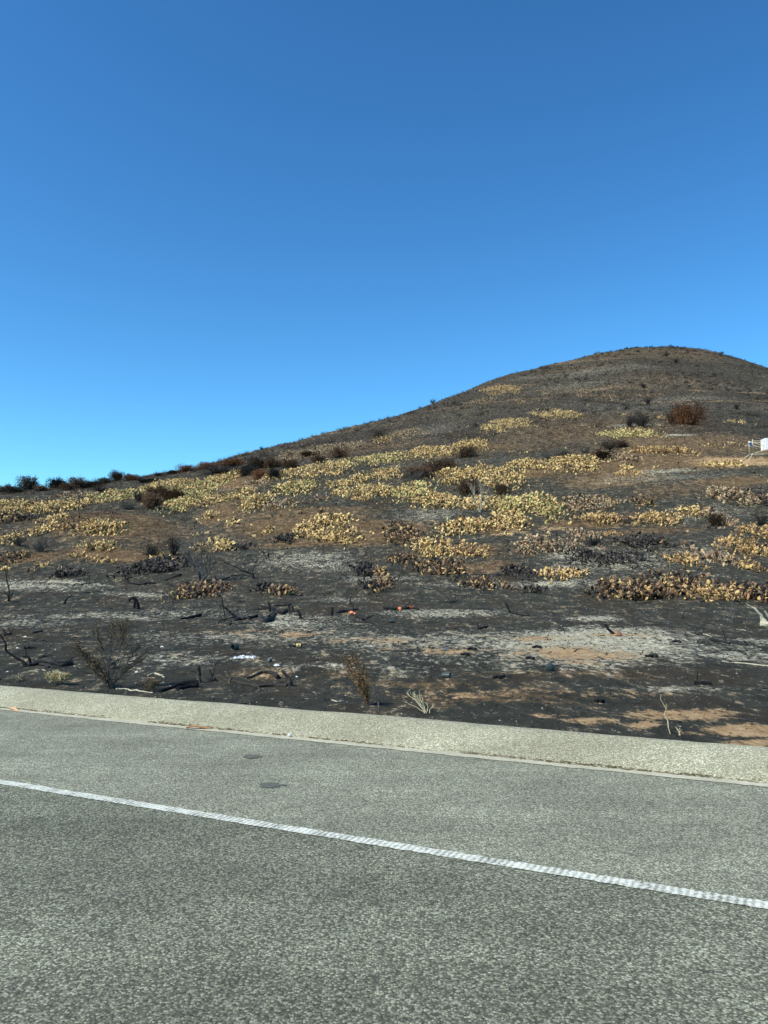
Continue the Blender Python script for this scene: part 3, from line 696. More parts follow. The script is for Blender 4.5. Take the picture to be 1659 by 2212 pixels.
# (u0, u1, vtop, vbottom, mix, label, density, height)
CACTI = [
    # nearest, right-hand side
    (1288, 1457, 1240, 1303, 'D', 'widest scorched prickly pear at the front of the slope, brown pads drooping over black ones', 60, .75),
    (1452, 1500, 1212, 1292, 'D', 'tall narrow blackened prickly pear with tan pads at its top, beside the widest scorched one', 60, .95),
    (1493, 1580, 1262, 1304, 'T', 'low tan and brown prickly pear at front right, left half of the row', 60, .55),
    (1578, 1668, 1252, 1306, 'D', 'scorched prickly pear at front right by the picture edge, brown pads on top', 60, .6),
    (1601, 1648, 1214, 1236, 'T', 'small prickly pear with a few bright pads spread flat on ash at the far right', 45, .3),
    (1462, 1500, 1192, 1232, 'T', 'small upright tan prickly pear left of a bigger brown mound', 50, .5),
    (1492, 1556, 1173, 1222, 'P', 'round mound of tan brown prickly pear pads on grey ash at right', 50, .65),
    (1560, 1646, 1155, 1210, 'T', 'large tan prickly pear mound below the picture edge plant at right', 50, .65),
    (1630, 1680, 1125, 1190, 'T', 'tall prickly pear with large tan pads cut by the right picture edge', 55, .9),
    # mid right
    (1510, 1570, 1090, 1143, 'P', 'dull tan prickly pear trailing down the slope at right with dark lower pads', 36, .6),
    (1540, 1640, 1047, 1100, 'P', 'wide brown prickly pear thicket high at the right side', 30, .65),
    (1620, 1675, 1048, 1110, 'B', 'charred prickly pear beside the brown thicket at the right picture edge', 28, .55),
    (1478, 1517, 1094, 1120, 'Y', 'small prickly pear of large pale pads right of the orange heap', 40, .5),
    (1361, 1474, 1102, 1140, 'O', 'orange yellow heap of prickly pear pads in a low dome', 36, .55),
    (1262, 1335, 1106, 1136, 'O', 'smaller orange tan prickly pear heap left of the low dome', 36, .5),
    (1212, 1338, 1072, 1106, 'P', 'long dull tan prickly pear above the smaller orange heap', 30, .55),
    (1378, 1411, 1074, 1098, 'D', 'little black prickly pear with pale streaked pads above the orange dome', 40, .6),
    (1334, 1372, 1118, 1136, 'B', 'charred remains of prickly pear between the two orange heaps', 26, .25),
    (1350, 1392, 1153, 1194, 'B', 'black charred prickly pear stump leaning left on grey ash', 60, .75),
    (1407, 1429, 1148, 1187, 'B', 'narrow upright black prickly pear stump on grey ash', 70, .85),
    (1240, 1292, 1142, 1172, 'P', 'dull prickly pear fringe above the charred patch', 34, .35),
    (1293, 1344, 1149, 1161, 'T', 'thin row of tan prickly pear pads above the black stump', 40, .25),
    (1230, 1300, 1180, 1226, 'B', 'left part of the big charred prickly pear patch on ash', 28, .35),
    (1300, 1384, 1186, 1228, 'B', 'right part of the big charred prickly pear patch on ash', 28, .4),
    (1112, 1252, 1150, 1200, 'P', 'broad pale tan prickly pear spreading on the slope, mostly flat dead pads', 34, .5),
    (1158, 1262, 1226, 1253, 'O', 'low orange tan prickly pear row at the edge of white ash', 45, .3),
    (1088, 1154, 1224, 1252, 'B', 'charred prickly pear heap left of the low orange row', 45, .45),
    (1002, 1098, 1248, 1276, 'D', 'charred prickly pear row with one tan end, in the dark flat', 45, .4),
    (1126, 1182, 1265, 1283, 'B', 'flattened charred prickly pear on the dark flat', 40, .2),
    # centre
    (902, 1006, 1200, 1246, 'D', 'scorched prickly pear with tan pads on top, lower centre of the slope', 55, .6),
    (876, 998, 1162, 1204, 'Y', 'yellow prickly pear clump above the scorched one in the centre', 50, .55),
    (976, 1052, 1170, 1206, 'T', 'tan prickly pear with twisted pads right of the yellow clump', 46, .5),
    (833, 900, 1124, 1186, 'D', 'dark brown prickly pear climbing the slope left of the yellow clump', 36, .55),
    (838, 902, 1194, 1224, 'D', 'low dark tan prickly pear under the yellow clump', 45, .4),
    (766, 805, 1212, 1246, 'B', 'black prickly pear heap left of a small tan one', 55, .5),
    (804, 835, 1223, 1244, 'T', 'small tan prickly pear right of the black heap', 50, .35),
    (776, 812, 1252, 1280, 'B', 'charred left half of the nearest small prickly pear pair in the centre', 60, .45),
    (808, 848, 1246, 1286, 'D', 'nearest small prickly pear in the centre with yellow pads at its foot', 70, .6),
    (958, 1072, 1117, 1158, 'Y', 'yellow tan prickly pear clump on bare brown dirt', 42, .55),
    (1064, 1135, 1100, 1152, 'Y', 'left half of the large bright prickly pear above brown dirt', 40, .6),
    (1130, 1212, 1062, 1128, 'G', 'large yellow green prickly pear mass right of centre', 30, .7),
    (1060, 1140, 1072, 1112, 'G', 'greenish prickly pear between two yellow masses', 30, .55),
    (1003, 1088, 1072, 1104, 'Y', 'small yellow prickly pear below the bare pale shrub', 32, .5),
    (1040, 1095, 1125, 1152, 'T', 'loose tan pads joining the yellow clump to the bright one', 30, .35),
    (890, 996, 1062, 1102, 'Y', 'dense yellow prickly pear dome left of the bare pale shrub', 30, .7),
    (848, 935, 1040, 1082, 'G', 'prickly pear still half green on the left of the yellow dome', 28, .6),
    (932, 1026, 1009, 1050, 'Y', 'yellow prickly pear reaching up behind the half green one', 26, .6),
    (1025, 1122, 998, 1060, 'Y', 'tall bank of yellow prickly pear behind the bare pale shrub', 26, .75),
    (1100, 1192, 988, 1024, 'Y', 'yellow prickly pear bank running up right from the tall one', 24, .6),
    (1180, 1310, 982, 1018, 'Y', 'rounded bright yellow prickly pear bank at the foot of grey brush', 24, .65),
    (1290, 1366, 972, 1000, 'P', 'pale prickly pear half hidden in grey brush', 22, .5),
    (1362, 1505, 964, 982, 'T', 'long thin row of tan prickly pear above the open brown dirt', 24, .45),
    (1342, 1368, 1004, 1020, 'Y', 'small lone prickly pear on brown dirt below the long row', 34, .45),
    (1326, 1386, 1018, 1030, 'T', 'scattered pads lying on brown dirt below the small lone plant', 18, .2),
    (1522, 1555, 996, 1009, 'Y', 'small pale prickly pear left of its twin near the pipe frame', 30, .4),
    (1570, 1598, 994, 1010, 'Y', 'small pale prickly pear nearest the foot of the pipe frame', 36, .45),
    # centre left
    (678, 788, 1132, 1176, 'Y', 'nearer of the two bright yellow prickly pears on the brown slope', 40, .6),
    (660, 758, 1110, 1140, 'Y', 'farther of the two bright yellow prickly pears on the brown slope', 34, .55),
    (636, 684, 1128, 1162, 'Y', 'left arm of the bright yellow prickly pear on the brown slope', 40, .6),
    (592, 644, 1150, 1174, 'B', 'charred prickly pear at the left end of the bright yellow one', 40, .4),
    (569, 592, 1142, 1155, 'Y', 'tiny lone yellow prickly pear on the brown slope', 40, .3),
    (488, 506, 1125, 1140, 'Y', 'tiny lone prickly pear on the slope above the bare twiggy shrub', 36, .35),
    (434, 458, 1106, 1128, 'Y', 'small upright prickly pear at the head of the gully', 34, .5),
    (420, 500, 1160, 1196, 'Y', 'yellow prickly pear with drooping pads behind the bare twiggy shrub', 44, .55),
    (494, 552, 1172, 1190, 'B', 'charred prickly pear right of the drooping yellow one', 34, .3),
    (284, 400, 1200, 1244, 'B', 'blackened prickly pear thicket left of the bare twiggy shrub', 46, .5),
    (330, 372, 1198, 1216, 'Y', 'few bright pads on top of the blackened thicket', 34, .45),
    (389, 468, 1254, 1297, 'D', 'charred prickly pear heap at the foot of the bare twiggy shrub', 75, .55),
    (545, 577, 1264, 1279, 'B', 'tiny black prickly pear on the dark flat', 60, .28),
    (584, 640, 1269, 1288, 'D', 'low black prickly pear with two tan pads on the dark flat', 60, .3),
    (520, 590, 1066, 1100, 'Y', 'slanting yellow prickly pear on black soil', 30, .5),
    (493, 547, 1057, 1080, 'Y', 'small yellow prickly pear on the edge of bare tan dirt', 28, .5),
    (576, 642, 1078, 1102, 'P', 'thin tan prickly pear right of the slanting one', 22, .45),
    (600, 680, 1036, 1075, 'G', 'yellow prickly pear dome with a green middle', 28, .6),
    (680, 714, 1072, 1083, 'P', 'low scrap of prickly pear in black soil under the green dome', 24, .3),
    (764, 800, 1072, 1084, 'T', 'row of few pads below the long mid slope bank', 24, .3),
    (720, 750, 1054, 1074, 'Y', 'compact yellow prickly pear at the left of the mid slope bank', 30, .55),
    (748, 848, 1046, 1078, 'Y', 'mid slope bank of yellow prickly pear left of the half green one', 26, .5),
    (704, 762, 1034, 1056, 'Y', 'pale withered prickly pear above the compact one', 20, .5),
    (758, 800, 1022, 1048, 'Y', 'yellow prickly pear above the mid slope bank, left piece', 26, .5),
    (804, 864, 1012, 1038, 'Y', 'yellow prickly pear above the mid slope bank, right piece', 26, .5),
    (838, 880, 1006, 1018, 'P', 'brown prickly pear tip under the dark bushes', 20, .4),
    (644, 760, 996, 1033, 'Y', 'wide yellow prickly pear bank below the brown bushes', 18, .5),
    (718, 896, 980, 1010, 'G', 'long yellow green prickly pear bank on the slope', 18, .6),
    (892, 984, 962, 994, 'Y', 'yellow prickly pear bank continuing right of the long one', 16, .5),
    (980, 1058, 949, 972, 'Y', 'prickly pear bank above the dark round bush', 15, .5),
    (600, 648, 1016, 1036, 'Y', 'prickly pear under the red brown bushes', 20, .5),
    (570, 597, 1024, 1040, 'Y', 'little round yellow prickly pear right of a red brown bush', 26, .55),
    (448, 532, 1020, 1046, 'Y', 'yellow prickly pear band below the dark bush mass', 20, .55),
    (532, 575, 1038, 1050, 'P', 'thin prickly pear row on the rim of bare dirt', 16, .3),
    (384, 492, 1032, 1078, 'G', 'greenish yellow prickly pear on the upper left slope', 22, .6),
    (362, 440, 1066, 1112, 'G', 'green prickly pear at the bottom of the left thicket', 26, .6),
    (430, 492, 1070, 1092, 'Y', 'yellow arm of the left thicket round bare dirt', 22, .5),
    (296, 420, 1036, 1068, 'Y', 'bleached prickly pear below the skyline bushes', 18, .5),
    (200, 302, 1034, 1086, 'G', 'faded green prickly pear bank in the left thicket', 20, .6),
    (110, 215, 1046, 1082, 'P', 'dull prickly pear behind the bright left bank', 16, .5),
    (100, 192, 1064, 1106, 'Y', 'right half of the bright yellow bank on the left', 30, .6),
    (14, 110, 1058, 1116, 'Y', 'left half of the bright yellow bank on the left', 30, .65),
    (-30, 40, 1064, 1100, 'Y', 'yellow prickly pear cut by the left picture edge', 24, .6),
    # left mound
    (-10, 40, 1110, 1140, 'D', 'dark prickly pear with pale tips at the left edge of the mound', 34, .5),
    (40, 66, 1112, 1128, 'B', 'charred prickly pear beside the pale tipped one', 34, .35),
    (104, 144, 1114, 1128, 'Y', 'thin row of yellow pads on top of the mound', 24, .3),
    (66, 114, 1131, 1158, 'Y', 'yellow prickly pear on the left face of the mound', 34, .5),
    (120, 158, 1132, 1148, 'T', 'brownish prickly pear between two yellow ones on the mound', 30, .35),
    (178, 268, 1122, 1160, 'Y', 'largest yellow prickly pear on the bare mound', 38, .55),
    (176, 246, 1164, 1192, 'Y', 'second yellow prickly pear, below the largest on the mound', 42, .5),
    (-8, 26, 1148, 1186, 'Y', 'yellow prickly pear low at the left picture edge', 40, .5),
    (-6, 62, 1192, 1218, 'D', 'scorched prickly pear strip low at the left picture edge', 44, .4),
    (186, 252, 1206, 1218, 'T', 'thin line of pads lying along the foot of the mound', 30, .18),
    (160, 177, 1194, 1206, 'T', 'tiny tan prickly pear below the second yellow one', 50, .3),
    (89, 104, 1215, 1226, 'Y', 'tiny pale prickly pear on the dark foot of the mound', 50, .25),
    (58, 77, 1227, 1238, 'P', 'tiny grey brown prickly pear on the dark flat at left', 50, .25),
    (125, 139, 1223, 1232, 'P', 'tiny flat prickly pear right of the pale one on the dark foot', 50, .2),
    (134, 164, 1234, 1255, 'B', 'little heap of charred pads on the dark flat at left', 50, .3),
    (-8, 12, 1226, 1238, 'Y', 'few pale pads on the dark flat at the left picture edge', 50, .25),
    # far
    (1296, 1432, 924, 948, 'G', 'isolated flat yellow green prickly pear patch below the big red brown bush', 15, .55),
    (1238, 1302, 1000, 1020, 'Y', 'bright foot of the rounded prickly pear bank', 24, .4),
    (1034, 1090, 915, 938, 'Y', 'lower left end of the prickly pear belt across the hill', 10, .6),
    (1062, 1150, 900, 926, 'Y', 'middle of the prickly pear belt across the hill', 9, .6),
    (1140, 1262, 882, 908, 'Y', 'upper right end of the prickly pear belt across the hill', 8, .6),
    (1036, 1132, 828, 854, 'O', 'highest prickly pear patch on the left flank of the hill', 7, .7),
    (1000, 1070, 858, 876, 'P', 'dull prickly pear patch under the highest one', 5, .6),
    (1236, 1290, 842, 862, 'P', 'sparse prickly pear high on the hill, left piece', 4, .6),
    (1285, 1345, 850, 870, 'P', 'sparse prickly pear high on the hill, right piece', 4, .6),
    (1168, 1188, 845, 854, 'P', 'small pale prickly pear dot on the hill flank', 6, .6),
    (1115, 1135, 864, 872, 'T', 'small tan prickly pear dot below the highest patch', 6, .6),
    (823, 920, 926, 952, 'P', 'dull prickly pear belt on the dark flank', 9, .5),
    (683, 800, 938, 974, 'P', 'sparse prickly pear belt on the ridge shoulder', 6, .5),
    (800, 850, 946, 960, 'T', 'small prickly pear right of the belt on the shoulder', 8, .5),
    (595, 660, 974, 1000, 'P', 'sparse prickly pear between brown bushes near the ridge', 8, .5),
    (640, 740, 962, 982, 'P', 'thin prickly pear band above the brown bushes', 7, .5),
    (1578, 1608, 908, 915, 'Y', 'small pale prickly pear right of the big red brown bush', 12, .5),
    (1420, 1436, 898, 906, 'T', 'small tan prickly pear between the two round bushes', 12, .5),
    (1552, 1580, 944, 950, 'P', 'small pale remains of prickly pear above the pipe frame', 12, .4),
    (1555, 1612, 957, 966, 'P', 'flat prickly pear remains left of the blue panel', 14, .35),
]
print('cacti', len(CACTI))
for i, c_ in enumerate(CACTI):
    u0, u1, vt, vb, mk, lab, dn, ht = c_
    cactus(u0, u1, vt, vb, mk, lab, dn, ht, seed=100 + i, droop=.75 if mk in 'DB' else .3)
print('pad parts', n_parts)

#@@OBJECTS@@
# ------------------------------------------------------------------ shrubs
def simple(name, stops, scale=8, rough=.9, spec=.15, bmp=.4, oi=False):
    m, nt, b = newmat(name, rough, spec)
    P = pos(nt); n1 = noise(nt, P, scale, 5, .7)
    t = mth(nt, 'ADD', mth(nt, 'MULTIPLY', n1, .6), mth(nt, 'MULTIPLY', attr(nt, 'tint'), .4))
    c = ramp(nt, t, stops); nt.links.new(c, b.inputs['Base Color'])
    if bmp: bump(nt, b, n1, bmp, .02)
    return m
M_char = simple('charred_wood', [(.25, (.008, .008, .009)), (.55, (.022, .022, .023)), (.8, (.06, .058, .055))], 30)
M_char2 = simple('scorched_wood', [(.2, (.02, .018, .016)), (.5, (.06, .052, .045)), (.8, (.15, .13, .11))], 25)
M_pale = simple('bleached_wood', [(.2, (.25, .20, .13)), (.5, (.48, .42, .30)), (.8, (.66, .60, .46))], 25)
M_greyw = simple('grey_twigs', [(.2, (.05, .047, .042)), (.5, (.12, .112, .10)), (.8, (.22, .205, .18))], 12)
M_orange = simple('bright_orange', [(.2, (.62, .16, .06)), (.8, (.85, .30, .15))], 30)  # bright orange tone of the patches on the black logs
M_leafdark = simple('scorched_leaves', [(.2, (.013, .013, .011)), (.5, (.028, .027, .022)), (.8, (.070, .060, .042))], 2)
M_leafred = simple('red_brown_leaves', [(.2, (.034, .018, .011)), (.5, (.115, .052, .024)), (.75, (.21, .10, .045)), (.9, (.30, .17, .08))], 2)
M_leafbrn = simple('brown_leaves', [(.2, (.028, .018, .012)), (.5, (.075, .045, .026)), (.8, (.17, .105, .06))], 2)
M_leafgry = simple('grey_brush', [(.2, (.03, .028, .024)), (.5, (.085, .078, .062)), (.8, (.19, .17, .125))], 2)
M_weed = simple('weed_leaves', [(.2, (.040, .028, .013)), (.5, (.105, .072, .034)), (.8, (.24, .18, .09))], 6)
M_weedor = simple('rusty_leaves', [(.2, (.09, .05, .02)), (.5, (.25, .145, .06)), (.8, (.42, .28, .13))], 6)
M_flower = simple('dry_flowers', [(.2, (.28, .21, .10)), (.5, (.50, .41, .22)), (.8, (.70, .62, .38))], 8)
M_straw = simple('straw', [(.2, (.36, .30, .17)), (.5, (.58, .50, .30)), (.8, (.74, .67, .45))], 8)

def bush_template(seed, dense, nleaf, leaf, shell=.55, r0=.035):
    rnd = random.Random(seed); random.seed(seed)
    br = MB(); lf = MB()
    lobes = [(rnd.uniform(-.6, .6), rnd.uniform(-.55, .55), rnd.uniform(.35, .62), rnd.uniform(.32, .5)) for _ in range(9)]
    def inside(p):
        return any((p.x - a) ** 2 + (p.y - b_) ** 2 + ((p.z - c) * 1.15) ** 2 < d * d for a, b_, c, d in lobes)
    tips = []
    def grow(p, d, L, r, lev):
        pts = [p]; q = p.copy(); dd = d.copy()
        for _ in range(3):
            dd = (dd + Vector((rnd.gauss(0, .16), rnd.gauss(0, .16), rnd.gauss(.03, .10)))).normalized(); q = q + dd * L / 3; pts.append(q.copy())
        br.tube(pts, [r, r * .8, r * .6, r * .45], 3, 0, False)
        if lev == 0: tips.append(q); return
        for _ in range(rnd.choice((2, 3, 3))):
            i = rnd.choice((1, 2, 3)); d2 = (dd + Vector((rnd.gauss(0, .55), rnd.gauss(0, .55), rnd.gauss(.05, .4)))).normalized()
            grow(pts[i], d2, L * rnd.uniform(.5, .75), r * .55, lev - 1)
    for _ in range(dense):
        a_ = rnd.uniform(0, 6.28); t = rnd.uniform(.1, 1.15)
        grow(Vector((rnd.gauss(0, .06), rnd.gauss(0, .06), 0)), Vector((math.cos(a_) * t, math.sin(a_) * t, 1)).normalized(), rnd.uniform(.38, .55), r0, 3)
    k = 0
    while k < nleaf:
        if rnd.random() < .6 and tips:
            c = rnd.choice(tips) + Vector((rnd.gauss(0, .07), rnd.gauss(0, .07), rnd.gauss(0, .06)))
        else:
            a0, b0, c0, d0 = rnd.choice(lobes); v = Vector((rnd.gauss(0, 1), rnd.gauss(0, 1), rnd.gauss(0, 1))).normalized() * d0 * rnd.uniform(shell, 1.05)
            c = Vector((a0 + v.x, b0 + v.y, c0 + v.z / 1.15))
        if c.z < .03: continue
        a_ = Vector((rnd.gauss(0, 1), rnd.gauss(0, 1), rnd.gauss(0, 1))).normalized(); b_ = a_.orthogonal().normalized(); s = leaf * rnd.uniform(.6, 1.4)
        lf.add([c - a_ * s, c + b_ * s * .5, c + a_ * s, c - b_ * s * .5], [(0, 1, 2, 3)], rnd.random()); k += 1
    return br.mesh('branches'), lf.mesh('foliage')
TPL = {
    'leafy': [bush_template(5, 12, 5200, .034), bush_template(6, 14, 5200, .034), bush_template(7, 11, 5000, .035)],
    'twiggy': [bush_template(8, 24, 900, .022, r0=.018), bush_template(9, 28, 900, .022, r0=.018)],
    'sparse': [bush_template(10, 7, 40, .02, r0=.022), bush_template(11, 6, 40, .02, r0=.022)],
}
def set_slot(o, mat):
    if not o.data.materials: o.data.materials.append(None)
    o.material_slots[0].link = 'OBJECT'; o.material_slots[0].material = mat
cnt = 0
def bush(u, v, wpx, hpx, tpl, wood, leaf, label, cat='shrub', name='burnt_shrub', group='burnt shrubs on the hill'):
    global cnt
    cnt += 1
    g_ = G(u, v); px = F / g_.y
    rt = empty(name, g_ - Vector((0, 0, .05))); tag(rt, label, cat, group)
    sx = wpx / px / 2 * (1.05 if u < 460 and v < 1064 else 1.18); sz = hpx / px * (1.0 if u < 460 and v < 1064 else 1.25)
    br, lf = TPL[tpl][cnt % len(TPL[tpl])]
    rot = Matrix.Rotation(cnt * 1.7, 4, 'Z') @ Matrix.Diagonal((1, 1, 1, 1))
    Mx = Matrix.Translation((0, 0, -.26 * sz if tpl == 'leafy' else 0)) @ Matrix.Diagonal((sx, sx, sz * (1.22 if tpl == 'leafy' else 1.05), 1)) @ rot
    for nm, me_, mt in (('branches', br, wood), ('foliage', lf, leaf)):
        o = bpy.data.objects.new(nm, me_); COL.objects.link(o); o.parent = rt; o.matrix_basis = Mx; set_slot(o, mt)
    return rt
D_, RB, BR, GR = M_leafdark, M_leafred, M_leafbrn, M_leafgry
for b_ in [
    (62, 1056, 66, 36, 'leafy', M_char, D_, 'large dark round bush on the skyline at far left'),
    (120, 1054, 52, 30, 'leafy', M_char, D_, 'flat topped dark bush on the skyline right of the large round one'),
    (12, 1062, 54, 17, 'leafy', M_char, BR, 'low brown bush on the skyline at the left picture edge'),
    (172, 1055, 60, 30, 'leafy', M_char, BR, 'brown domed bush on the left skyline'),
    (222, 1046, 50, 20, 'leafy', M_char, D_, 'dark bush on the skyline left of a red brown one'),
    (252, 1038, 46, 24, 'leafy', M_char, RB, 'red brown bush on the skyline, left one of a touching pair'),
    (284, 1038, 46, 18, 'leafy', M_char, RB, 'red brown bush on the skyline, right one of a touching pair'),
    (92, 1060, 52, 17, 'leafy', M_char, BR, 'low brown brush between the two dark bushes on the far left skyline'),
    (146, 1058, 48, 18, 'leafy', M_char, BR, 'low brown brush left of the brown domed bush on the skyline'),
    (200, 1052, 52, 17, 'leafy', M_char, BR, 'low brown brush right of the brown domed bush on the skyline'),
    (35, 1064, 50, 15, 'leafy', M_char, D_, 'low dark brush at the foot of the large round bush'),
    (215, 1062, 70, 16, 'twiggy', M_char, D_, 'dark brush below the left skyline bushes'),
    (318, 1042, 50, 11, 'leafy', M_char, D_, 'long low dark bush under the skyline left of the red band'),
    (345, 1028, 26, 9, 'leafy', M_char, D_, 'small dark bush on the skyline above a pale cactus bank'),
    (402, 1018, 52, 17, 'leafy', M_char, RB, 'red brown bush left in the band under the ridge'),
    (445, 1013, 60, 17, 'leafy', M_char, RB, 'red brown bush right in the band under the ridge'),
    (372, 1024, 40, 12, 'leafy', M_char, RB, 'brown bush at the left end of the red band'),
    (500, 1008, 60, 16, 'leafy', M_char, RB, 'rusty brown bush where the ridge starts to climb'),
    (478, 1030, 90, 24, 'leafy', M_char, D_, 'wide black bush mass above a yellow cactus band, left half'),
    (535, 1026, 60, 24, 'leafy', M_char, D_, 'wide black bush mass above a yellow cactus band, right half'),
    (556, 1012, 56, 20, 'leafy', M_char, BR, 'dark brown bush on the ridge shoulder, left of a pair'),
    (592, 1010, 44, 20, 'leafy', M_char, BR, 'dark brown bush on the ridge shoulder, right of a pair'),
    (562, 1035, 46, 24, 'leafy', M_char, RB, 'red brown bush above bare tan dirt'),
    (594, 1034, 34, 20, 'leafy', M_char, D_, 'dark bush touching the red brown one above bare dirt'),
    (625, 1010, 50, 18, 'leafy', M_char, BR, 'brown bush left of a yellow cactus bank'),
    (690, 999, 40, 18, 'leafy', M_char, BR, 'brown bush in the middle of the upper slope, lower one'),
    (733, 987, 46, 20, 'leafy', M_char, BR, 'brown bush in the middle of the upper slope, upper one'),
    (664, 986, 40, 12, 'leafy', M_char, RB, 'small rusty bush near the ridge shoulder'),
    (820, 948, 70, 20, 'twiggy', M_char2, BR, 'thin brown brush on the dark flank of the hill'),
    (905, 1030, 90, 24, 'leafy', M_char, BR, 'wide brown bush behind the half green cactus, left part'),
    (950, 1018, 80, 24, 'leafy', M_char, BR, 'wide brown bush behind the half green cactus, right part'),
    (898, 1042, 70, 22, 'twiggy', M_greyw, GR, 'grey twiggy bush in front of the wide brown one'),
    (1008, 988, 54, 24, 'leafy', M_char, BR, 'dark round bush below the end of the cactus bank'),
    (1215, 990, 50, 22, 'leafy', M_char2, GR, 'grey brown brush above the bright rounded cactus'),
    (1182, 992, 46, 18, 'twiggy', M_greyw, GR, 'pale grey twig brush left of the grey brown brush'),
    (1316, 972, 70, 22, 'twiggy', M_char, D_, 'black twiggy bush left of the long cactus row'),
    (1345, 966, 36, 16, 'leafy', M_char, BR, 'small brown bush on the black twiggy one'),
    (1262, 978, 50, 14, 'twiggy', M_greyw, GR, 'thin pale brush at the foot of the open dirt'),
    (1300, 992, 60, 18, 'leafy', M_char2, BR, 'brown brush with pale twigs beside the bright cactus bank'),
    (1385, 924, 66, 30, 'twiggy', M_char, D_, 'black round burnt bush behind the yellow green patch'),
    (1360, 922, 40, 22, 'twiggy', M_char, D_, 'smaller black bush touching the black round one'),
    (1483, 917, 76, 40, 'leafy', M_char, RB, 'big red brown bush alone on the slope'),
    (1512, 905, 40, 32, 'twiggy', M_char, D_, 'black burnt bush behind the big red brown one'),
    (1450, 916, 34, 24, 'twiggy', M_char, D_, 'black twigs at the left side of the big red brown bush'),
    (1348, 886, 40, 20, 'sparse', M_char, D_, 'thin burnt bush on bare ash above the black round one'),
    (1400, 872, 30, 14, 'twiggy', M_char, D_, 'small black bush high above the black round one'),
    (1592, 884, 24, 12, 'twiggy', M_char, D_, 'small black bush high at the right'),
    (300, 1082, 44, 22, 'twiggy', M_char, D_, 'black brush gap in the left cactus thicket'),
    (330, 1098, 56, 34, 'leafy', M_char, BR, 'wide red brown dead shrub in the left thicket, left part'),
    (372, 1082, 60, 28, 'leafy', M_char, RB, 'red brown dead shrub in the left thicket beside green pads'),
    (340, 1070, 60, 18, 'leafy', M_char, BR, 'brown shrub above the wide dead one'),
    (275, 1100, 60, 16, 'twiggy', M_greyw, GR, 'grey brush at the front of the left thicket'),
    (85, 1192, 80, 36, 'twiggy', M_greyw, GR, 'grey twiggy brush low on the left side of the mound'),
    (40, 1180, 50, 26, 'twiggy', M_char2, GR, 'dull brush by the left picture edge under the yellow cactus'),
    (330, 1208, 70, 34, 'twiggy', M_char, D_, 'black twig brush behind the blackened cactus, left'),
    (375, 1200, 60, 44, 'twiggy', M_char, D_, 'black twig brush behind the blackened cactus, right'),
    (1085, 1068, 40, 22, 'leafy', M_char, BR, 'brown dead shrub inside the tall yellow bank'),
    (1010, 1068, 60, 34, 'leafy', M_char, BR, 'dark brown shrub between yellow cactus domes'),
    (1285, 1178, 60, 18, 'twiggy', M_char, D_, 'black low brush beside the charred cactus patch'),
    (1645, 1135, 50, 26, 'twiggy', M_char, D_, 'black brush on ash at the right picture edge'),
    (1545, 1135, 40, 26, 'leafy', M_char, BR, 'brown shrub among the trailing cactus at right'),
    (1409, 744, 12, 7, 'sparse', M_char, D_, 'small bush on the hill summit'),
    (1115, 800, 10, 6, 'sparse', M_char, D_, 'tiny bush on the left skyline of the hill'),
    (935, 869, 20, 9, 'twiggy', M_char, D_, 'small dark bush on the climbing skyline'),
    (565, 972, 14, 8, 'twiggy', M_char, D_, 'small dark bush at the start of the climbing skyline'),
    (1560, 762, 14, 5, 'twiggy', M_char, D_, 'small dark bush on the right skyline of the hill'),
    (1460, 784, 24, 10, 'twiggy', M_char, D_, 'dark bush just under the summit, right'),
    (1440, 770, 18, 9, 'twiggy', M_char, D_, 'dark bush just under the summit'),
    (1390, 838, 26, 11, 'twiggy', M_char, D_, 'dark bush in the middle of the hill face'),
]: bush(*b_)

# pale bare shrub and other leafless stems
def stems(name, label, cat, base, tips, mat, r0, group=None, forks=2, seed=3, wig=.04):
    """a leafless plant: stems rising from base (u, v) towards the picture points in tips"""
    rnd = random.Random(seed); random.seed(seed)
    g_ = G(*base); px = F / g_.y
    rt = empty(name, g_); tag(rt, label, cat, group)
    for (u_, v_) in tips:
        mb = MB()
        e = at(u_, v_, g_.y + rnd.uniform(-.25, .35)) - g_
        n_ = 6; pts = [Vector((rnd.gauss(0, r0 * 2), rnd.gauss(0, r0 * 2), -.05))]
        L = e.length
        bend = Vector((rnd.gauss(0, wig * L), rnd.gauss(0, wig * L), rnd.gauss(.3, .4) * wig * L))
        for i in range(1, n_ + 1):
            t = i / n_; pts.append(e * t + bend * math.sin(t * math.pi) + Vector((rnd.gauss(0, .012 * L), rnd.gauss(0, .012 * L), 0)))
        rad = [r0 * (1 - .72 * i / n_) for i in range(n_ + 1)]
        mb.tube(pts, rad, 5, .12)
        def fork(p, d, L_, r, lev):
            q = p.copy(); pp = [q.copy()]; dd = d
            for _ in range(3):
                dd = (dd + Vector((rnd.gauss(0, .2), rnd.gauss(0, .2), rnd.gauss(.05, .15)))).normalized(); q = q + dd * L_ / 3; pp.append(q.copy())
            mb.tube(pp, [r, r * .75, r * .55, r * .4], 3, 0, False)
            if lev > 0:
                for _ in range(2): fork(pp[rnd.choice((1, 2, 3))], (dd + Vector((rnd.gauss(0, .5), rnd.gauss(0, .4), rnd.gauss(.1, .35)))).normalized(), L_ * .6, r * .6, lev - 1)
        for k in range(forks * 2):
            i = rnd.randrange(2, n_ + 1); d = (pts[i] - pts[i - 1]).normalized()
            fork(pts[i], (d + Vector((rnd.gauss(0, .6), rnd.gauss(0, .4), rnd.gauss(.1, .3)))).normalized(), L * rnd.uniform(.18, .35), rad[i] * .6, 2)
        mb.build('stem', mat, rt)
    return rt
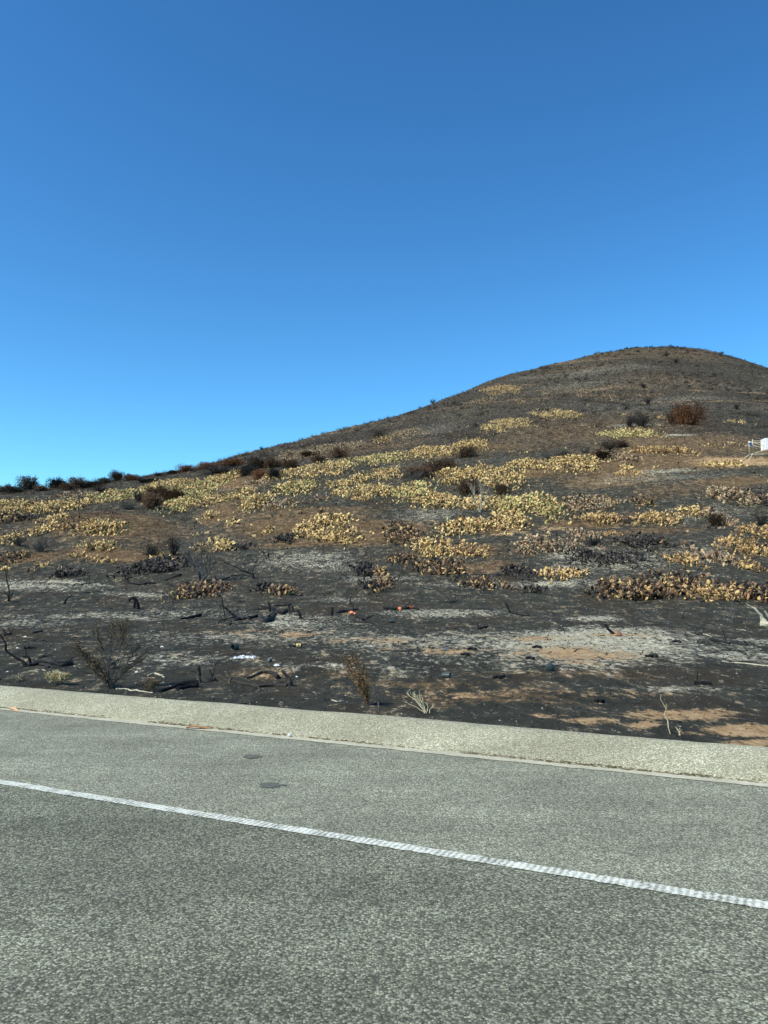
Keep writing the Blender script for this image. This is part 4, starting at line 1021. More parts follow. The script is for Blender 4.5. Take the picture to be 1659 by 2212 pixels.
stems('bare_shrub', 'bare twiggy burnt shrub with many upright stems at lower left of the slope', 'shrub', (437, 1256),
      [(392, 1150), (404, 1138), (415, 1130), (428, 1128), (440, 1140), (455, 1150), (466, 1165), (398, 1180), (385, 1165), (450, 1185), (478, 1190)], M_greyw, .035, forks=4, seed=11)
stems('bare_shrub', 'pale bare shrub standing among the yellow cacti', 'shrub', (1036, 1106), [(1018, 1048), (1026, 1040), (1037, 1036), (1046, 1046), (1056, 1052), (1012, 1066), (1062, 1068)], M_pale, .028, forks=3, seed=12)
stems('burnt_sapling', 'thin black sapling standing at the left picture edge', 'sapling', (21, 1298), [(9, 1222), (9, 1278), (27, 1280)], M_char, .03, forks=1, seed=13)
for i, (bu, bv, tp, mt, lab) in enumerate([
    ((741), 1105, [(736, 1080), (748, 1078)], M_greyw, 'faint grey sapling below the compact yellow cactus'),
    (621, 1130, [(618, 1098), (628, 1104)], M_greyw, 'thin dead stem on the brown slope left of the bright cacti'),
    (561, 1132, [(560, 1108)], M_greyw, 'single dead stick on the brown slope'),
    (512, 1112, [(496, 1090), (488, 1084)], M_greyw, 'thin leaning twig on the black slope below the slanting cactus'),
    (930, 1236, [(926, 1200), (936, 1206)], M_char, 'thin black twig behind the scorched cactus'),
    (857, 1260, [(872, 1226), (848, 1230), (866, 1238)], M_char, 'forked black twig right of the nearest small cactus'),
    (845, 1200, [(838, 1160), (850, 1168)], M_char2, 'bare twigs left of the dark climbing cactus'),
    (205, 1106, [(192, 1092), (200, 1088)], M_pale, 'pale twig on top of the left mound'),
    (118, 1186, [(100, 1160), (128, 1166), (136, 1172), (92, 1170)], M_greyw, 'grey dead branches leaning on the left mound'),
    (1415, 1000, [(1412, 990), (1419, 991)], M_pale, 'small tuft of pale stems left of the small yellow cactus'),
    (1310, 1042, [(1304, 1026), (1314, 1028), (1300, 1032)], M_pale, 'pale broken stems on the bank edge at right centre'),
    (1412, 1036, [(1408, 1022), (1414, 1020)], M_pale, 'little pale grass stems on the bank edge at right centre'),
    (1285, 972, [(1276, 948), (1284, 944), (1294, 950)], M_greyw, 'thin grey stems over the open dirt, left'),
    (1385, 966, [(1378, 944), (1388, 940), (1396, 946)], M_greyw, 'thin grey stems over the long cactus row, left'),
    (1440, 966, [(1432, 944), (1444, 942)], M_greyw, 'thin grey stems over the long cactus row, middle'),
    (1480, 968, [(1470, 950), (1484, 948)], M_greyw, 'thin grey stems over the long cactus row, right'),
    (1475, 1337, [(1481, 1319)], M_char, 'short black stub on the dark flat below the wide scorched cactus'),
    (1562, 1347, [(1563, 1300), (1568, 1306)], M_greyw, 'thin upright burnt stem in front of the right cactus row, left one'),
    (1583, 1346, [(1580, 1290), (1588, 1304)], M_greyw, 'thin upright burnt stem in front of the right cactus row, right one'),
    (1033, 1359, [(1031, 1344)], M_char, 'small black stub on grey ash in the centre'),
    (790, 1200, [(786, 1185), (795, 1180)], M_char, 'black twig behind the black cactus heap'),
    (980, 1302, [(964, 1290), (974, 1285), (986, 1286), (990, 1296), (951, 1298)], M_char, 'small black tangle of bent twigs on the dark flat'),
]):
    stems('dead_twig', lab, 'twig', (bu, bv), tp, mt, .014 if mt is not M_char else .02, 'dead twigs standing on the burnt slope', forks=1, seed=40 + i)

# ------------------------------------------------------------------ burnt wood on the flat
def wood(label, paths, mat, name='burnt_branch', cat='branch', group='burnt wood on the flat', lie=True, seed=1, extra=()):
    """paths: list of (points [(u, v)], r0, r1, mode). mode 'lie' follows the ground, 'up' rises in the plane of its base"""
    random.seed(seed)
    base = G(*paths[0][0][0]) if paths[0][3] == 'lie' else G(*paths[0][0][-1])
    rt = empty(name, base); tag(rt, label, cat, group)
    for j, (pts, r0, r1, mode, *mt) in enumerate(paths):
        if mode == 'lie':
            W = []
            for k, (u_, v_) in enumerate(pts):
                r_ = r0 + (r1 - r0) * k / max(1, len(pts) - 1)
                g_ = G(u_, v_); W.append(g_ + Vector((0, 0, r_ * .7)))
        else:
            yb = G(*pts[-1]).y
            W = [at(u_, v_, yb) for u_, v_ in pts]
            W[-1] = W[-1] - Vector((0, 0, .04))
        # subdivide with a slight wander
        Q_ = []; Rr = []
        n_ = len(W)
        for k in range(n_ - 1):
            for t in (0, .33, .67):
                p_ = W[k].lerp(W[k + 1], t); L = (W[k + 1] - W[k]).length
                if t > 0: p_ += Vector((random.gauss(0, .03 * L), random.gauss(0, .05 * L), random.gauss(0, .02 * L)))
                Q_.append(p_ - base); Rr.append((r0 + (r1 - r0) * (k + t) / (n_ - 1)) * random.uniform(.82, 1.15))
        Q_.append(W[-1] - base); Rr.append(r1)
        mb = MB(); mb.tube(Q_, Rr, 9, .24)
        if mode == 'lie' and r0 > .025 and not mt and mat is not M_pale:
            for _ in range(random.choice((1, 2, 3))):
                k_ = random.randrange(1, len(Q_)); d_ = Vector((random.gauss(0, .6), random.gauss(0, .4), random.uniform(.1, .8))).normalized(); l_ = random.uniform(.08, .32)
                mb.tube([Q_[k_], Q_[k_] + d_ * l_ * .5 + Vector((0, 0, .02)), Q_[k_] + d_ * l_], [Rr[k_] * .4, Rr[k_] * .28, Rr[k_] * .12], 5, .2)
        if j == 0: nm = 'trunk' if len(paths) > 1 else 'wood'
        else: nm = 'branch'
        if mt: nm = 'orange_patch'
        mb.build(nm, mt[0] if mt else mat, rt, False)
    return rt
L_, U_ = 'lie', 'up'
wood('large charred fallen log with a raised fork at its left end on pale ash', [
    ([(515, 1336), (535, 1338), (560, 1331), (565, 1343), (572, 1346), (585, 1340), (586, 1330), (596, 1329)], .055, .085, L_),
    ([(479, 1290), (480, 1302), (483, 1310), (495, 1320), (505, 1330), (516, 1337)], .012, .045, U_),
    ([(454, 1312), (467, 1307), (482, 1309), (490, 1340)], .010, .018, U_),
    ([(495, 1351), (507, 1341), (527, 1338)], .02, .05, L_), ([(471, 1349), (484, 1339), (505, 1334)], .012, .02, L_),
    ([(490, 1346), (515, 1349), (546, 1347)], .014, .018, L_)], M_char, 'fallen_log', 'log', seed=2)
wood('black twisted log lying behind the large forked one', [([(567, 1312), (585, 1316), (600, 1325), (610, 1328), (621, 1322)], .05, .07, L_)], M_char, 'fallen_log', 'log', seed=3)
wood('short upright black stub behind the large forked log', [([(580, 1300), (583, 1311), (584, 1323)], .03, .045, U_)], M_char, 'burnt_stump', 'stump', seed=4)
wood('upright black stub on pale ash, left of three', [([(623, 1303), (624, 1312), (626, 1323)], .035, .05, U_)], M_char, 'burnt_stump', 'stump', seed=5)
wood('small upright black stub on pale ash, middle of three', [([(631, 1308), (634, 1321)], .02, .04, U_)], M_char, 'burnt_stump', 'stump', seed=6)
wood('leaning black stub on pale ash, right of three', [([(643, 1317), (647, 1326), (651, 1336)], .03, .05, U_)], M_char, 'burnt_stump', 'stump', seed=7)
wood('thin black stick lying behind the twisted log, left', [([(548, 1318), (575, 1316)], .03, .035, L_)], M_char, 'burnt_stick', 'stick', seed=8)
wood('thin black stick lying behind the twisted log, right', [([(593, 1309), (612, 1309), (629, 1307)], .03, .035, L_)], M_char, 'burnt_stick', 'stick', seed=9)
wood('dark stump left of the log with an orange patch', [([(718, 1312), (717, 1321), (716, 1330)], .04, .06, U_)], M_char, 'burnt_stump', 'stump', seed=10)
wood('black log with one bright orange streak, slanting down right', [([(728, 1326), (748, 1321), (761, 1329), (785, 1341)], .05, .045, L_), ([(755, 1324), (761, 1328), (768, 1332)], .052, .050, L_, M_orange),
    ([(785, 1341), (800, 1333), (822, 1324)], .02, .012, L_), ([(786, 1342), (800, 1346)], .02, .01, L_)], M_char, 'fallen_log', 'log', seed=11)
wood('bent black upright post above the orange patched log', [([(758, 1288), (756, 1300), (763, 1309), (761, 1319)], .022, .045, U_), ([(755, 1319), (773, 1318)], .035, .03, L_)], M_char, 'burnt_stump', 'stump', seed=12)
wood('long black log lying level with two bright orange bands', [([(831, 1315), (853, 1318), (874, 1317), (886, 1314), (904, 1318)], .06, .04, L_), ([(860, 1318), (867, 1318)], .058, .058, L_, M_orange), ([(880, 1315.5), (893, 1315)], .054, .050, L_, M_orange)], M_char, 'fallen_log', 'log', seed=13)
wood('long thin branch lying across the dark flat in the centre', [([(977, 1306), (994, 1309), (1012, 1315), (1052, 1314), (1072, 1318)], .018, .010, L_), ([(980, 1306), (978, 1319)], .012, .014, U_)], M_char2, seed=14)
wood('black branch with a raised tip lying right of the thin one', [([(1092, 1303), (1097, 1312), (1104, 1324)], .02, .03, U_), ([(1102, 1323), (1117, 1329), (1142, 1331)], .03, .025, L_)], M_char, seed=15)
wood('small black stick on grey ash right of the small stub', [([(1037, 1359), (1052, 1356)], .03, .03, L_)], M_char, 'burnt_stick', 'stick', seed=16)
wood('charred curved log near the berm, black and thick at its right end', [([(532, 1466), (547, 1462), (565, 1454), (583, 1455), (595, 1461), (601, 1467)], .014, .038, L_)], M_char, 'fallen_log', 'log', seed=17)
wood('grey leaning branch right of the charred curved log', [([(609, 1448), (623, 1464), (636, 1483)], .022, .032, U_)], M_char2, seed=18)
wood('grey upright stake near the berm at left centre', [([(428, 1437), (431, 1455), (433, 1474)], .022, .028, U_)], M_char2, 'burnt_stump', 'stump', seed=19)
wood('long scorched branch lying flat just above the berm, left of centre', [([(477, 1461), (492, 1472), (515, 1475), (535, 1481), (557, 1485), (593, 1482), (620, 1483)], .018, .022, L_), ([(557, 1485), (563, 1492)], .012, .01, L_), ([(500, 1462), (493, 1473)], .02, .03, U_)], M_char2, seed=20)
wood('black lump of root left of the long scorched branch', [([(453, 1471), (459, 1468), (464, 1472)], .03, .03, L_)], M_char, 'burnt_stump', 'stump', seed=21)
wood('long dark branch lying against the berm beside the small weed', [([(345, 1496), (365, 1489), (385, 1482), (422, 1477)], .02, .035, L_)], M_char, seed=22)
wood('second dark branch by the berm, left of the long scorched one', [([(384, 1492), (405, 1486), (428, 1484)], .03, .03, L_)], M_char, seed=23)
wood('pale thin root lying along the berm below the tall weed', [([(251, 1489), (276, 1490), (302, 1494), (330, 1497)], .010, .007, L_)], M_pale, 'dead_root', 'root', seed=24)
wood('burnt branch rising at the left picture edge with a root tangle', [
    ([(73, 1432), (95, 1431), (120, 1434), (153, 1431)], .030, .035, L_),
    ([(-8, 1364), (2, 1374), (10, 1386), (15, 1408), (38, 1423), (50, 1429), (62, 1440)], .010, .026, U_),
    ([(50, 1418), (62, 1420), (70, 1436)], .014, .026, U_), ([(55, 1403), (61, 1419)], .007, .010, U_), ([(60, 1440), (85, 1436), (105, 1443)], .03, .02, L_),
    ([(112, 1436), (135, 1440), (158, 1436)], .04, .03, L_)], M_char, seed=25)
wood('pale bare twigs lying under the left root tangle', [([(75, 1449), (92, 1447), (108, 1451)], .008, .005, L_), ([(40, 1456), (60, 1450), (82, 1452)], .007, .005, L_)], M_pale, 'dead_twig', 'twig', seed=26)
wood('short blue grey log on the dark flat at left', [([(68, 1369), (80, 1366), (91, 1365)], .028, .040, L_)], M_char2, 'fallen_log', 'log', seed=27)
wood('short dark log by the left picture edge', [([(8, 1373), (24, 1371)], .03, .035, L_)], M_char, 'fallen_log', 'log', seed=28)
wood('dark log with a white flake on its left end', [([(50, 1402), (64, 1400), (77, 1400)], .035, .025, L_)], M_char2, 'fallen_log', 'log', seed=29)
wood('grey pointed log above the left root tangle', [([(83, 1422), (98, 1419), (111, 1417)], .02, .038, L_)], M_char2, 'fallen_log', 'log', seed=30)
wood('thick grey arched stump behind the tall weed', [([(224, 1420), (234, 1422), (243, 1431), (241, 1444)], .03, .055, U_)], M_char2, 'burnt_stump', 'stump', seed=31)
wood('charred crooked stump like a bent arch on the dark flat at left', [([(279, 1301), (281, 1294), (291, 1291), (297, 1301), (299, 1316)], .03, .06, U_), ([(291, 1293), (290, 1314)], .04, .05, U_)], M_char, 'burnt_stump', 'stump', seed=32)
wood('small black stump with one raised twig on the dark flat at left', [([(156, 1284), (149, 1290), (141, 1298), (139, 1305)], .012, .04, U_)], M_char, 'burnt_stump', 'stump', seed=33)
wood('thin black branch lying at the foot of the left mound', [([(158, 1265), (185, 1261), (214, 1257)], .025, .018, L_), ([(193, 1246), (194, 1260)], .012, .02, U_)], M_char, seed=34)
wood('straight thin branch on a streak of pale ash at left', [([(176, 1282), (210, 1279), (246, 1275)], .018, .014, L_)], M_char2, seed=35)
wood('long crooked black branch left of the bare twiggy shrub', [([(239, 1243), (254, 1246), (279, 1260), (297, 1264), (317, 1261), (336, 1262)], .016, .05, L_), ([(279, 1260), (274, 1248)], .012, .008, L_)], M_char, seed=36)
wood('straight dark branch behind the bare twiggy shrub', [([(352, 1256), (372, 1249), (392, 1241)], .02, .045, L_)], M_char2, seed=37)
wood('curved black branch at the foot of the bare twiggy shrub', [([(360, 1261), (382, 1267), (407, 1259)], .02, .04, L_)], M_char, seed=38)
wood('fallen burnt branch right of the bare twiggy shrub with fine twigs', [([(467, 1200), (484, 1214), (497, 1219), (520, 1231), (547, 1240), (549, 1251)], .010, .045, U_),
    ([(570, 1208), (556, 1222), (536, 1234), (549, 1250)], .006, .02, U_), ([(560, 1204), (552, 1216), (545, 1236), (549, 1250)], .006, .02, U_), ([(484, 1252), (505, 1244), (530, 1243), (547, 1249)], .02, .035, L_)], M_char, seed=39)
wood('dark slim log on the flat left of the large forked log', [([(390, 1338), (412, 1335), (433, 1331)], .025, .055, L_)], M_char, 'fallen_log', 'log', seed=40)
wood('thin stick on the flat below the charred cactus heap', [([(402, 1294), (418, 1300)], .02, .02, L_)], M_char2, 'burnt_stick', 'stick', seed=41)
wood('short slanting burnt stick beside an orange clod', [([(1307, 1348), (1314, 1359), (1329, 1369)], .025, .035, U_)], M_char, 'burnt_stick', 'stick', seed=42)
wood('small black stump on pale ash at right', [([(1416, 1413), (1413, 1420)], .05, .07, U_), ([(1394, 1419), (1410, 1421)], .02, .035, L_)], M_char, 'burnt_stump', 'stump', seed=43)
wood('black log lying on grey ash at right, left one of two', [([(1535, 1384), (1553, 1387), (1577, 1391)], .04, .025, L_)], M_char, 'fallen_log', 'log', seed=44)
wood('black log with an upturned tip, right one of two on grey ash', [([(1586, 1389), (1600, 1393), (1614, 1395)], .035, .03, L_), ([(1609, 1385), (1611, 1394)], .02, .03, U_)], M_char, 'fallen_log', 'log', seed=45)
wood('small white curved twig on grey ash at right', [([(1519, 1371), (1528, 1371), (1536, 1376)], .012, .012, L_)], M_pale, 'dead_twig', 'twig', seed=46)
wood('thin whitish stick at far right of the ash flat', [([(1592, 1360), (1611, 1363)], .012, .012, L_)], M_pale, 'dead_twig', 'twig', seed=47)
wood('charred post piece lying on the ground at lower right', [([(1500, 1478), (1518, 1479), (1537, 1479)], .032, .026, L_)], M_char, 'fallen_log', 'log', seed=48)
wood('pale barkless forked stump at the right picture edge', [([(1612, 1304), (1631, 1315), (1644, 1329), (1655, 1346)], .012, .05, U_), ([(1652, 1320), (1662, 1334), (1666, 1348)], .02, .04, U_), ([(1648, 1352), (1664, 1354)], .09, .08, L_)], M_pale, 'dead_stump', 'stump', seed=49)
wood('pale splinter of wood lying near the small weed', [([(334, 1456), (345, 1460), (355, 1465)], .014, .014, L_), ([(319, 1460), (330, 1456)], .012, .012, L_)], M_pale, 'dead_twig', 'twig', seed=50)
wood('thin white stick lying just above the berm in the centre', [([(716, 1513), (728, 1516), (741, 1515)], .007, .006, L_)], M_pale, 'dead_twig', 'twig', seed=51)
wood('thin pale straight stick on ash at far lower right', [([(1560, 1429), (1610, 1434), (1665, 1440)], .010, .010, L_)], M_pale, 'dead_twig', 'twig', seed=52)
wood('thin black twig leaning above the berm left of the dry grass', [([(806, 1482), (812, 1505), (822, 1531)], .006, .010, U_)], M_char2, 'dead_twig', 'twig', seed=53)
for i, (u_, v_, lab) in enumerate([(1019, 1404, 'small black char lump on tan soil, centre'), (1295, 1518, 'dark flat char lump near the berm at right'), (1160, 1400, 'black char lump on the pale ash, centre right'), (1075, 1466, 'black root lump among litter, lower centre'), (1092, 1464, 'black ring of root beside the root lump'), (1462, 1388, 'dark char lump right of the brightest ash'), (1145, 1424, 'dark flat char piece on tan soil'), (1004, 1416, 'small dark green char flake on tan soil')]):
    wood(lab, [([(u_ - 9, v_), (u_, v_ - 2), (u_ + 8, v_ + 1)], .022, .03, L_), ([(u_, v_ - 1), (u_ + 4, v_ - 5)], .02, .01, U_)], M_char, 'char_lump', 'charcoal', 'char lumps on the ash', seed=60 + i)

# ------------------------------------------------------------------ plants beside the berm
def leaves(mb, centres, n, spread, size, rnd):
    for _ in range(n):
        c = rnd.choice(centres) + Vector((rnd.gauss(0, spread), rnd.gauss(0, spread), rnd.gauss(0, spread * .8)))
        a_ = Vector((rnd.gauss(0, 1), rnd.gauss(0, 1), rnd.gauss(.4, 1))).normalized(); b_ = a_.orthogonal().normalized(); s = size * rnd.uniform(.6, 1.4)
        mb.add([c - a_ * s, c + b_ * s * .45, c + a_ * s, c - b_ * s * .45], [(0, 1, 2, 3)], rnd.random())
def weed(name, label, base, shoots, leafmat, seed, leaf=.010, r=.007, woodm=None, cat='weed', fine=1):
    """shoots: (tip u, v, leaf count, leafy from t, twig count)"""
    rnd = random.Random(seed); random.seed(seed)
    g_ = G(*base); rt = empty(name, g_); tag(rt, label, cat)
    st = MB(); lf = MB()
    for (u_, v_, nl, t0, ntw) in shoots:
        e = at(u_, v_, g_.y + rnd.uniform(-.12, .25)) - g_; L = e.length
        bend = Vector((rnd.gauss(0, .05) * L, rnd.gauss(0, .04) * L, rnd.uniform(-.02, .06) * L)); n_ = 7
        pts = [e * (i / n_) + bend * math.sin(i / n_ * math.pi) + Vector((rnd.gauss(0, .008), rnd.gauss(0, .008), 0)) for i in range(n_ + 1)]; pts[0].z -= .05
        st.tube(pts, [r * (1 - .7 * i / n_) for i in range(n_ + 1)], 5, .1)
        cs = []
        for _ in range(ntw):
            t = rnd.uniform(max(.15, t0 - .15), 1); p_ = pts[min(n_, int(t * n_))]
            d = (e.normalized() + Vector((rnd.gauss(0, .45), rnd.gauss(0, .45), rnd.gauss(.1, .3)))).normalized(); l = L * rnd.uniform(.10, .26) * fine
            q_ = p_ + d * l * .5 + Vector((0, 0, .02 * l)); q2 = p_ + d * l
            st.tube([p_, q_, q2], [r * .4, r * .3, r * .18], 3, 0, False); cs += [q_, q2, q_.lerp(q2, .5)]
            for _ in range(2):
                d3 = (d + Vector((rnd.gauss(0, .5), rnd.gauss(0, .5), rnd.gauss(.1, .3)))).normalized(); q3 = q_ + d3 * l * .5
                st.tube([q_, q3], [r * .25, r * .14], 3, 0, False); cs += [q3, q_.lerp(q3, .6)]
        if nl: leaves(lf, cs or pts, int(nl * (.6 if cat == 'weed' and nl > 150 and leafmat is M_weed else 1)), .012 + .012 * L, leaf, rnd)
    st.build('stems', woodm or M_char2, rt)
    if lf.n: lf.build('foliage', leafmat, rt)
    return rt
weed('roadside_weed', 'tall straggly olive brown weed growing behind the berm at left', (236, 1488), [
    (160, 1392, 700, .45, 34), (172, 1404, 700, .40, 34), (184, 1412, 600, .35, 30), (200, 1425, 500, .3, 26), (212, 1440, 350, .3, 20), (198, 1356, 260, .78, 16), (210, 1366, 300, .75, 18), (222, 1411, 30, .9, 2),
    (248, 1350, 480, .80, 26), (264, 1345, 520, .82, 28), (276, 1352, 450, .82, 26), (259, 1424, 20, .9, 2), (283, 1374, 60, .7, 8),
    (300, 1392, 70, .5, 14), (314, 1388, 70, .5, 14), (327, 1398, 70, .5, 14), (338, 1406, 60, .5, 14), (322, 1414, 50, .5, 12), (306, 1420, 40, .5, 12)], M_weed, 71)
weed('flowering_weed', 'rounded clump of dry cream flower heads behind the berm at left', (128, 1480), [(100 + 5 * k, 1452 + abs(k - 5) * 1.2, 210, .5, 14) for k in range(12)], M_flower, 72, leaf=.010)
weed('small_weed', 'small olive weed with pale seed heads right of the tall one', (326, 1495), [(306 + 6 * k, 1468 + abs(k - 3) * 2, 120, .4, 9) for k in range(7)], M_weed, 73, leaf=.008)
weed('small_weed', 'low dry tuft behind the berm at the far left', (42, 1474), [(32 + 4 * k, 1460, 30, .5, 5) for k in range(5)], M_straw, 74, leaf=.007)
weed('rusty_weed', 'sparse rusty orange weed standing behind the berm in the centre', (796, 1524), [
    (742, 1424, 150, .25, 20), (752, 1420, 170, .25, 22), (763, 1418, 190, .25, 22), (772, 1424, 200, .2, 22), (782, 1432, 200, .2, 22), (748, 1445, 130, .25, 16), (762, 1450, 160, .2, 18), (776, 1455, 160, .2, 18), (790, 1450, 130, .25, 16), (797, 1466, 110, .25, 14)], M_weedor, 75, leaf=.0075, r=.005, woodm=M_leafbrn)
weed('dry_grass', 'tuft of pale dry grass stalks on the berm edge in the centre', (921, 1541), [(885, 1492, 12, .8, 2), (893, 1494, 12, .8, 2), (904, 1490, 14, .7, 2), (868, 1514, 6, .8, 1), (912, 1500, 12, .7, 2), (900, 1508, 8, .7, 2), (924, 1516, 8, .7, 2), (934, 1520, 8, .7, 2), (878, 1500, 8, .8, 2)], M_straw, 76, leaf=.006, r=.0045, woodm=M_straw, cat='grass')
weed('dry_stalk', 'single thin dry stalk curving up beside the berm at right', (1450, 1586), [(1428, 1500, 6, .8, 1)], M_straw, 77, leaf=.005, r=.0040, woodm=M_straw, cat='grass')
weed('small_weed', 'little dry sprig at the berm edge right of the dry stalk', (1468, 1590), [(1460, 1574, 12, .5, 3), (1474, 1576, 12, .5, 3)], M_straw, 78, leaf=.005, r=.003, woodm=M_straw, cat='grass')

# ------------------------------------------------------------------ litter
def lathe(mb, prof, p0, axis, side, seg=20):
    """revolve (distance, radius) along axis from p0"""
    up = axis.cross(side); vs = []; fs = []
    for t, r in prof:
        for k in range(seg):
            a_ = 2 * math.pi * k / seg; vs.append(p0 + axis * t + (side * math.cos(a_) + up * math.sin(a_)) * r)
    for i in range(len(prof) - 1):
        for k in range(seg):
            k2 = (k + 1) % seg; fs.append((i * seg + k, i * seg + k2, (i + 1) * seg + k2, (i + 1) * seg + k))
    fs.append(tuple(range(seg))[::-1]); fs.append(tuple(range((len(prof) - 1) * seg, len(prof) * seg)))
    mb.add(vs, fs)
m_glass, ng, bgl = newmat('brown_glass', .12, .5); bgl.inputs['Base Color'].default_value = (.012, .008, .005, 1)
m_label, nlb, blb = newmat('bottle_label', .6, .2)
tc = nlb.nodes.new('ShaderNodeTexCoord'); cl_ = ramp(nlb, noise(nlb, tc.outputs['Object'], 30, 4, .7), [(.3, (.50, .38, .14)), (.7, (.72, .58, .27))])
nlb.links.new(cl_, blb.inputs['Base Color'])
g_ = G(640, 1398); root = empty('beer_bottle', g_); tag(root, 'brown glass bottle with a cream label lying on its side on the ash', 'bottle')
ax = Vector((-1, .10, -.02)).normalized(); sd = Vector((0, 0, 1)).cross(ax).normalized(); sc_ = 29 / 1720 * g_.y / .27
p0 = Vector((.5 * 25 * g_.y / 1720, 0, .037 * sc_))
mb = MB(); lathe(mb, [(0, .030), (.004, .036), (.13, .037), (.155, .034), (.18, .022), (.205, .0145), (.262, .0125), (.264, .0145), (.272, .0145)], p0, ax * sc_, sd * sc_)
o = mb.build('glass', m_glass, root, True)
mb = MB(); lathe(mb, [(.022, .0376), (.118, .0376)], p0, ax * sc_, sd * sc_, 24); mb.f = mb.f[:-2]; mb.build('label', m_label, root, True)
mb = MB(); c_ = p0 + ax * sc_ * .062 - Vector((0, 1, 0)) * .0385 * sc_ * 1.0 + Vector((0, 0, .008)); vs = [c_ + Vector((math.cos(t) * .017 * sc_, 0, math.sin(t) * .017 * sc_)) for t in np.linspace(0, 2 * math.pi, 17)[:-1]]
mb.add(vs, [tuple(range(16))]); mb.build('round_emblem', simple('emblem_print', [(.2, (.18, .09, .03)), (.8, (.30, .17, .06))], 40, bmp=0), root)

def can(u_, v_, r, L, yaw, label, mat, tiltz=0, name='old_can', open_=True, cat='can', inner=None):
    random.seed(int(u_))
    g_ = G(u_, v_); rt = empty(name, g_); tag(rt, label, cat)
    ax = Vector((math.cos(yaw), math.sin(yaw), tiltz)).normalized(); sd = Vector((0, 0, 1)).cross(ax).normalized(); seg = 18; up = ax.cross(sd)
    p0 = Vector((0, 0, r * .85)) - ax * L / 2
    vs = []; fs = []
    pr = [(0, .02), (0, .96), (.03, 1), (.5, .98), (.97, 1), (1, .97)] + ([(.98, .90), (.4, .88), (.06, .86), (.06, .02)] if open_ else [(1, .02)])
    for t, rr_ in pr:
        for k in range(seg):
            a_ = 2 * math.pi * k / seg; d_ = 1 - (.16 * math.exp(-((a_ - 2.0) / .5) ** 2) * math.sin(math.pi * t)); vs.append(p0 + ax * L * t + (sd * math.cos(a_) + up * math.sin(a_)) * r * rr_ * d_)
    for i in range(len(pr) - 1):
        for k in range(seg): k2 = (k + 1) % seg; fs.append((i * seg + k, i * seg + k2, (i + 1) * seg + k2, (i + 1) * seg + k))
    mb = MB(); mb.add(vs, fs); mb.build('body', mat, rt, True); 
    if open_:
        mb = MB(); ring = [p0 + ax * L + (sd * math.cos(a_) + up * math.sin(a_)) * r * .97 for a_ in np.linspace(0, 2 * math.pi, 19)]
        mb.tube(ring, r * .05, 5, 0, False); mb.build('rim', inner or mat, rt, True)
    return rt
m_green, _, bg_ = newmat('dark_green_tin', .45, .4); cg = ramp(_, noise(_, pos(_), 30, 4, .7), [(.35, (.018, .030, .026)), (.7, (.07, .09, .078))]); _.links.new(cg, bg_.inputs['Base Color'])
m_tin, _, bt_ = newmat('old_tin', .35, .6); ct = ramp(_, noise(_, pos(_), 30, 4, .7), [(.35, (.16, .16, .16)), (.7, (.46, .46, .46))]); _.links.new(ct, bt_.inputs['Base Color']); bt_.inputs['Metallic'].default_value = .7
can(507, 1404, .065, .11, -2.2, 'dark green dented open can lying on the ash at left centre', m_green)
can(583, 1430, .030, .07, -1.0, 'small grey crushed cup left of a white scrap', m_tin, name='crushed_cup', cat='cup')
can(964, 1464, .042, .12, -.5, 'dark open can with a silver rim near the berm in the centre', m_green, inner=m_tin)
can(963, 1406, .032, .08, .2, 'small metallic can on tan ash in the centre', m_tin, open_=False)
can(1188, 1449, .062, .07, -1.4, 'round dark can standing out on tan soil right of centre', m_green, open_=False)
can(846, 1345, .05, .16, .1, 'dark dull can on the flat below the two band log', m_green, open_=False)

def scrap(u_, v_, wpx, label, mat, n, seed, name='paper_scrap', cat='litter', flat=.35):
    rnd = random.Random(seed); random.seed(seed)
    g_ = G(u_, v_); w_ = wpx * g_.y / 1720; mb = MB()
    k = 9
    for _ in range(n):
        cx = rnd.uniform(-.5, .5) * w_ * (1 - 1 / n) if n > 1 else 0; cy = rnd.uniform(-.5, .5) * w_ * .8 if n > 1 else 0
        s = w_ * (.5 if n == 1 else rnd.uniform(.10, .2)); vs = []
        for i in range(k):
            a_ = 2 * math.pi * i / k; vs.append(Vector((cx + math.cos(a_) * s * rnd.uniform(.7, 1.1), cy + math.sin(a_) * s * rnd.uniform(.6, 1), rnd.uniform(0, .25) * s)))
        for i in range(k):
            a_ = 2 * math.pi * i / k + .3; vs.append(Vector((cx + math.cos(a_) * s * .5, cy + math.sin(a_) * s * .5, s * rnd.uniform(flat * .6, flat * 2.2))))
        vs.append(Vector((cx, cy, s * flat * rnd.uniform(.8, 2))))
        fs = [(i, (i + 1) % k, k + (i + 1) % k, k + i) for i in range(k)] + [(k + i, k + (i + 1) % k, 2 * k) for i in range(k)]
        mb.add(vs, fs)
    o = mb.build(name, mat, loc=g_ + Vector((0, 0, .004))); tag(o, label, cat, ); return o
m_white = simple('white_litter', [(.2, (.55, .56, .55)), (.5, (.78, .79, .78)), (.8, (.86, .87, .86))], 30, rough=.6, bmp=.2)
m_foil, _, bf_ = newmat('foil', .3, .5); cf = ramp(_, noise(_, pos(_), 60, 4, .7), [(.35, (.30, .31, .31)), (.6, (.80, .81, .80))]); _.links.new(cf, bf_.inputs['Base Color']); bf_.inputs['Metallic'].default_value = .25
ft = scrap(530, 1422, 38, 'large crumpled sheet of whitish foil left of the bottle', m_foil, 34, 1, 'crumpled_foil'); tag(ft, kind='stuff')
scrap(598, 1439, 14, 'bright white scrap below the bottle', m_white, 1, 2)
scrap(457, 1423, 13, 'small white scrap left of the crumpled foil', m_white, 2, 3)
scrap(471, 1409, 10, 'tiny white scrap left of the green can', m_white, 2, 4)
